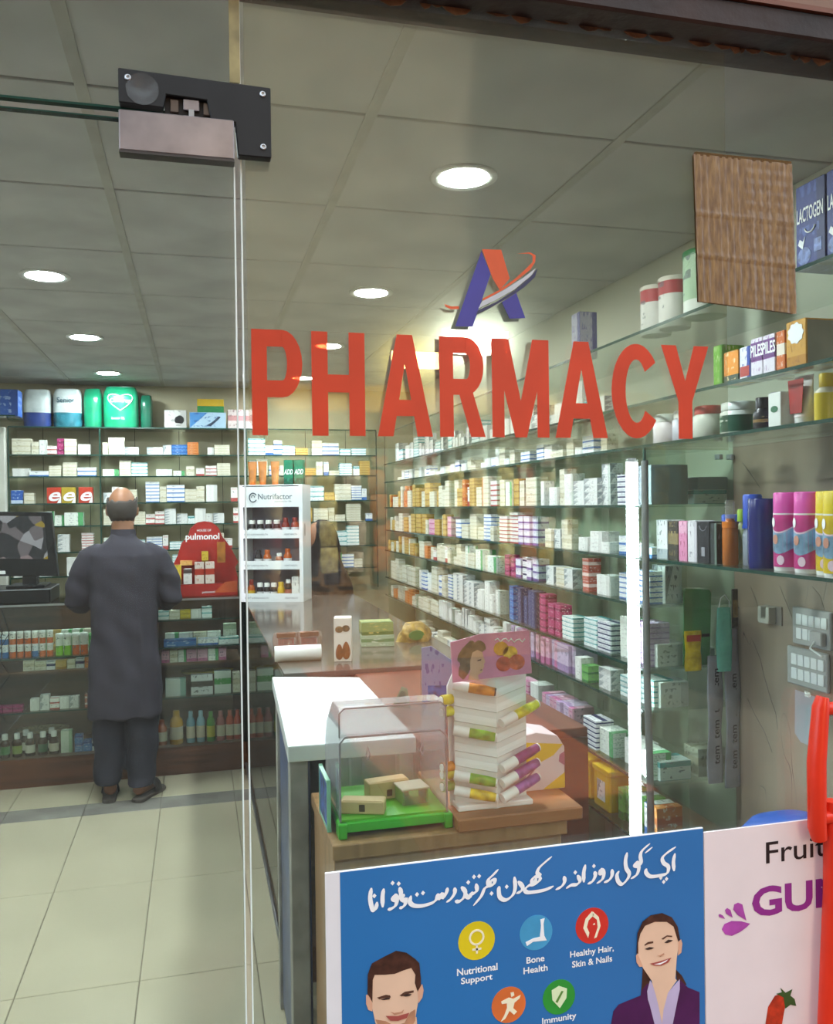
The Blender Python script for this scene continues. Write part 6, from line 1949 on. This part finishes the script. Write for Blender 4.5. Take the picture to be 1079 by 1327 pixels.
# hair: grey dark fringe around a bald crown
hm, hn, hb2 = new_mat('grizzled hair')
nz_ = hn.nodes.new('ShaderNodeTexNoise'); nz_.inputs['Scale'].default_value = 160; nz_.inputs['Detail'].default_value = 4
tch = hn.nodes.new('ShaderNodeTexCoord')
rh = hn.nodes.new('ShaderNodeValToRGB')
rh.color_ramp.elements[0].color, rh.color_ramp.elements[1].color = srgb('#1f1a18'), srgb('#564e48')
hn.links.new(tch.outputs['Object'], nz_.inputs['Vector']); hn.links.new(nz_.outputs['Fac'], rh.inputs['Fac']); hn.links.new(rh.outputs['Color'], hb2.inputs['Base Color'])
hb2.inputs['Roughness'].default_value = .8
rings = []
for z, a, c in ((1.545, .060, .070), (1.565, .072, .090), (1.59, .0815, .100), (1.615, .0835, .1035), (1.635, .0832, .102), (1.648, .081, .0985)):
    ring = []
    for i in range(25):
        t_ = R(160 + 220 * i / 24)        # open towards the face
        up_k = max(0.0, (z - 1.60) / .048)
        low_k = max(0.0, (1.57 - z) / .025)
        dz_ = up_k * (.024 * ((i - 12) / 12) ** 2 + .005 * math.sin(i * 1.7) + .004 * math.sin(i * 4.1)) + low_k * (.004 * math.sin(i * 2.3) - .006)
        ring.append((hx + a * math.cos(t_), hy + c * math.sin(t_), z + dz_))
    rings.append(ring)
hv, hf = [], []
for r_ in rings:
    hv += r_
for j in range(len(rings) - 1):
    for i in range(24):
        q = j * 25 + i
        hf.append((q, q + 1, q + 26, q + 25))
ho = MB().add(hv, hf, 0, None, True).build('hair', hm, man)
so = ho.modifiers.new('t', 'SOLIDIFY'); so.thickness = .006; so.offset = -1
# tunic
M_TUN = mat('slate blue cotton', '#35313b', .85, noise=.12, scale=7, bump=.15, bscale=250)
k_ = MB()
k_.loft([ell(0, y, z, a, c, 28, .8) for z, a, c, y in ((.455, .195, .135, -.015), (.6, .195, .135, -.01), (.80, .185, .135, 0), (1.0, .178, .132, 0), (1.15, .178, .13, 0), (1.27, .19, .13, 0), (1.35, .18, .115, -.005), (1.405, .125, .092, -.005), (1.445, .072, .070, .0), (1.47, .066, .064, .004))])
for sx_ in (-1, 1):
    k_.tube([(sx_ * .11, -.005, 1.375), (sx_ * .185, -.005, 1.335), (sx_ * .232, .005, 1.23), (sx_ * .252, .02, 1.10), (sx_ * .232, .09, 1.075), (sx_ * .19, .185, 1.105)], [.055, .062, .064, .066, .062, .054], 14)


def folds(co):
    d = .007 * math.sin(co.x * 38 + co.z * 5 + 2 * math.sin(co.z * 7)) * max(0, min(1, (1.25 - co.z) * 2))
    d += .006 * math.sin((co.z * 46) + co.x * 30) * (1 if abs(co.x) > .19 and 1.03 < co.z < 1.25 else .25)
    d += .007 * math.exp(-((co.x - .06 - (1.35 - co.z) * .08) / .018) ** 2) * (1 if co.z < 1.35 else 0)
    return d


remeshed(k_, 'tunic', M_TUN, .010, 5, man, folds)
MB().loft([ell(0, .002, z, a, c, 24) for z, a, c in ((1.455, .070, .069), (1.48, .066, .064), (1.492, .0645, .0625))], cap=False).build('collar', M_TUN, man)
# trousers
tr = MB()
for sx_ in (-1, 1):
    ox_ = sx_ * .088
    tr.loft([ell(ox_ + dx, y, z, a, c, 22, .9) for z, a, c, dx, y in ((.075 + (.02 if sx_ < 0 else 0), .066, .085, -.012 + sx_ * .0, -.035 - .03 * (sx_ > 0)), (.12, .076, .09, -.008, -.03), (.25, .082, .094, 0, -.01), (.40, .090, .10, 0, 0), (.60, .092, .105, 0, 0), (.80, .085, .10, 0, 0))])
remeshed(tr, 'trousers', mat('dark slate trousers', '#272731', .85, noise=.12, scale=9, bump=.15, bscale=250), .010, 4, man, lambda co: .004 * math.sin(co.z * 34 + co.x * 25) * (1 if co.z < .45 else .3))
# slippers
M_SLIP = mat('dark rubber', '#1c1a1a', .6)
for sx_, rz_ in ((-1, R(3)), (1, R(-27))):
    c_, s_ = math.cos(rz_), math.sin(rz_)
    px, py = (-.088, -.075) if sx_ < 0 else (.072, -.115)
    outl = [(-.036, -.01), (-.03, -.028), (0, -.036), (.03, -.028), (.036, -.01), (.038, .08), (.050, .16), (.045, .21), (.02, .235), (-.015, .232), (-.04, .20), (-.043, .15), (-.036, .07)]
    MB().prism([(px + x * c_ - y * s_, py + x * s_ + y * c_) for x, y in outl], 0, .022, 'xy').build('slipper_sole', mat('brown slipper sole', '#4a433c', .7), man, bevel=.004)
    st_ = []
    for k in range(2):
        y0 = .10 + k * .06
        st_.append([(px + x * c_ - y0 * s_, py + x * s_ + y0 * c_, z) for x, z in ((-.046, .02), (-.04, .06), (-.02, .083), (.02, .083), (.04, .06), (.05, .02))])
    sv = st_[0] + st_[1]
    o = MB().add(sv, [(i, i + 1, i + 7, i + 6) for i in range(5)], 0, None, True).build('slipper_strap', M_SLIP, man)
    md = o.modifiers.new('t', 'SOLIDIFY'); md.thickness = .006

# the shopkeeper in black behind the side counter
wo = thing('person', 'person in a black head covering and cloak leaning over behind the white stand', 'person', (.86, 5.70, 0), R(-75))
b = MB()
ball(b, (-.10, -.03, 1.40), (.072, .09, .105))
ball(b, (-.12, -.08, 1.365), (.05, .05, .06))
ball(b, (-.125, -.135, 1.39), (.012, .018, .022))
b.tube([(0, 0, 1.15), (-.05, -.01, 1.25), (-.09, -.02, 1.33)], [.07, .055, .05], 12)
b.loft([ell(x, 0, z, a, c, 18) for z, a, c, x in ((.75, .15, .11, .04), (.95, .16, .12, .03), (1.1, .16, .115, .01), (1.2, .12, .09, -.02))])
for sx_ in (-1, 1):
    sh = Vector((-.02 + sx_ * .15, 0, 1.16))
    el = Vector((-.04 + sx_ * .20, -.05, .93))
    wr = Vector((-.14 + sx_ * .1, -.24, .98))
    b.tube([sh, el], [.05, .042], 10)
    b.tube([el, wr], [.042, .027], 10)
    hand(b, wr, (-.1, -.95, .1), (-1, .1, 0))
    b.tube([(.04 + sx_ * .085, 0, .8), (.04 + sx_ * .085, .01, .45), (.04 + sx_ * .08, .02, .06)], [.085, .06, .045], 10)
    b.tube([(.04 + sx_ * .08, .03, .04), (.04 + sx_ * .08, -.14, .03)], [.035, .028], 10)
remeshed(b, 'body', M_SKIN, .010, 4, wo)
k_ = MB()
M_CLK = mat('black cloak', '#0b0a0b', .8, noise=.15, scale=6, bump=.1, bscale=60)
k_.loft([ell(x, y, z, a, c, 22) for z, a, c, x, y in ((.06, .22, .19, .04, 0), (.5, .20, .17, .04, 0), (.9, .20, .15, .03, 0), (1.08, .215, .135, .0, 0), (1.17, .17, .115, -.03, 0), (1.25, .11, .10, -.06, .01), (1.33, .10, .11, -.085, .012), (1.42, .095, .108, -.10, .0), (1.48, .075, .085, -.10, -.002), (1.52, .03, .035, -.10, -.002))])
for sx_ in (-1, 1):
    k_.tube([(-.02 + sx_ * .13, 0, 1.15), (-.03 + sx_ * .185, -.01, 1.08), (-.04 + sx_ * .215, -.05, .93), (-.12 + sx_ * .13, -.20, .965)], [.07, .075, .07, .055], 12)
remeshed(k_, 'cloak', M_CLK, .011, 5, wo, lambda co: .006 * math.sin(co.x * 30 + co.z * 9))

# ================================================================== the street opposite (seen mirrored in the shop glass)
st = thing('snack_stall', 'sunlit snack stall across the street mirrored faintly in the glass', 'stall', (2.9, -6.2, -.02))
M_STW2 = wood('stall boards', '#7a5a38', '#9a7448', 'Z', 3)
MB().box(-2.4, 2.4, -.9, -.82, 0, 3.0).build('back_wall', M_STW2, st)
MB().box(-2.4, 2.4, -.82, 0, 0, .75).build('table', M_STW2, st)
MB().prism([(-.9, 2.9), (.35, 2.55), (.35, 2.58), (-.9, 3.0)], -2.5, 2.5, 'yz').build('awning', mat('ochre awning', '#b58a3a', .7), st)
for x in (-2.35, 2.35):
    MB().box(x - .04, x + .04, .2, .28, 0, 2.6).build('post', M_STW2, st)
SACH = [mat('sachet street %d' % k, c, .3, noise=.3, scale=14) for k, c in enumerate(('#d9b04a', '#e0d2a8', '#c9702c', '#d8c9b8', '#a8402c', '#e6d48a'))]
sach_me = [MB().loft([[(.10 * math.cos(a) * (1 - .25 * abs(f - .5)), .03 * math.sin(a) * math.sin(math.pi * (f * .9 + .05)), f * .26) for a in [2 * math.pi * i / 10 for i in range(10)]] for f in [0, .15, .5, .85, 1]]).mesh('packet', m) for m in SACH]
rq = random.Random(8)
for c_ in range(17):
    x = -2.15 + c_ * .27
    k = rq.randrange(6)
    for r_ in range(6):
        if rq.random() < .12:
            continue
        place('hanging_packet', sach_me[k if rq.random() < .7 else rq.randrange(6)], st, (x + rq.uniform(-.03, .03), -.04 + rq.uniform(-.05, .1), .95 + r_ * .27))
wo_ = struct(MB().box(-14, 16, -9.4, -9, -.2, 8.8).build('wall_opposite', mat('opposite facade', '#6c6254', .8, noise=.2, scale=1.5)), 'unseen dull facade across the street, sized to block mirrored sky')  # unseen; added and sized to keep sky out of the glass reflections
up_ = struct(MB().box(-14, 1.45, 1.32, 7.0, 2.62, 25).build('wall_shade_left', MATS['outer masonry']), 'unseen upper storeys, added to shade the left of the street')  # unseen; added to throw the left part of the street into shade
struct(MB().box(5.2, 20, 1.32, 7.0, 0, 25).build('wall_shade_right', MATS['outer masonry']), 'unseen tall block, added to shade the right of the opposite facade')  # unseen; added to shade the facade mirrored at the right

# flood lamps on that facade, mirrored as glows in the glass
for k, (x, z, w, h, c_, e_) in enumerate(((3.80, 3.87, .95, .34, '#fff6e8', 110.0), (2.93, 3.60, .68, .23, '#ffd27a', 70.0), (2.41, 3.07, .80, .15, '#ffd890', 60.0))):
    t = thing('flood_lamp', ['large white', 'warm yellow', 'long narrow warm'][k] + ' flood lamp on the opposite facade, mirrored in the glass', 'lamp', (x, -9.0, z), R(180), 'street flood lamps')
    MB().box(-w / 2 - .04, w / 2 + .04, -.12, 0, -h / 2 - .04, h / 2 + .04).build('housing', M_PLA, t, bevel=.01)
    MB().box(-w / 2, w / 2, -.125, -.119, -h / 2, h / 2).build('lens', emit('flood lens %d' % k, c_, e_), t)
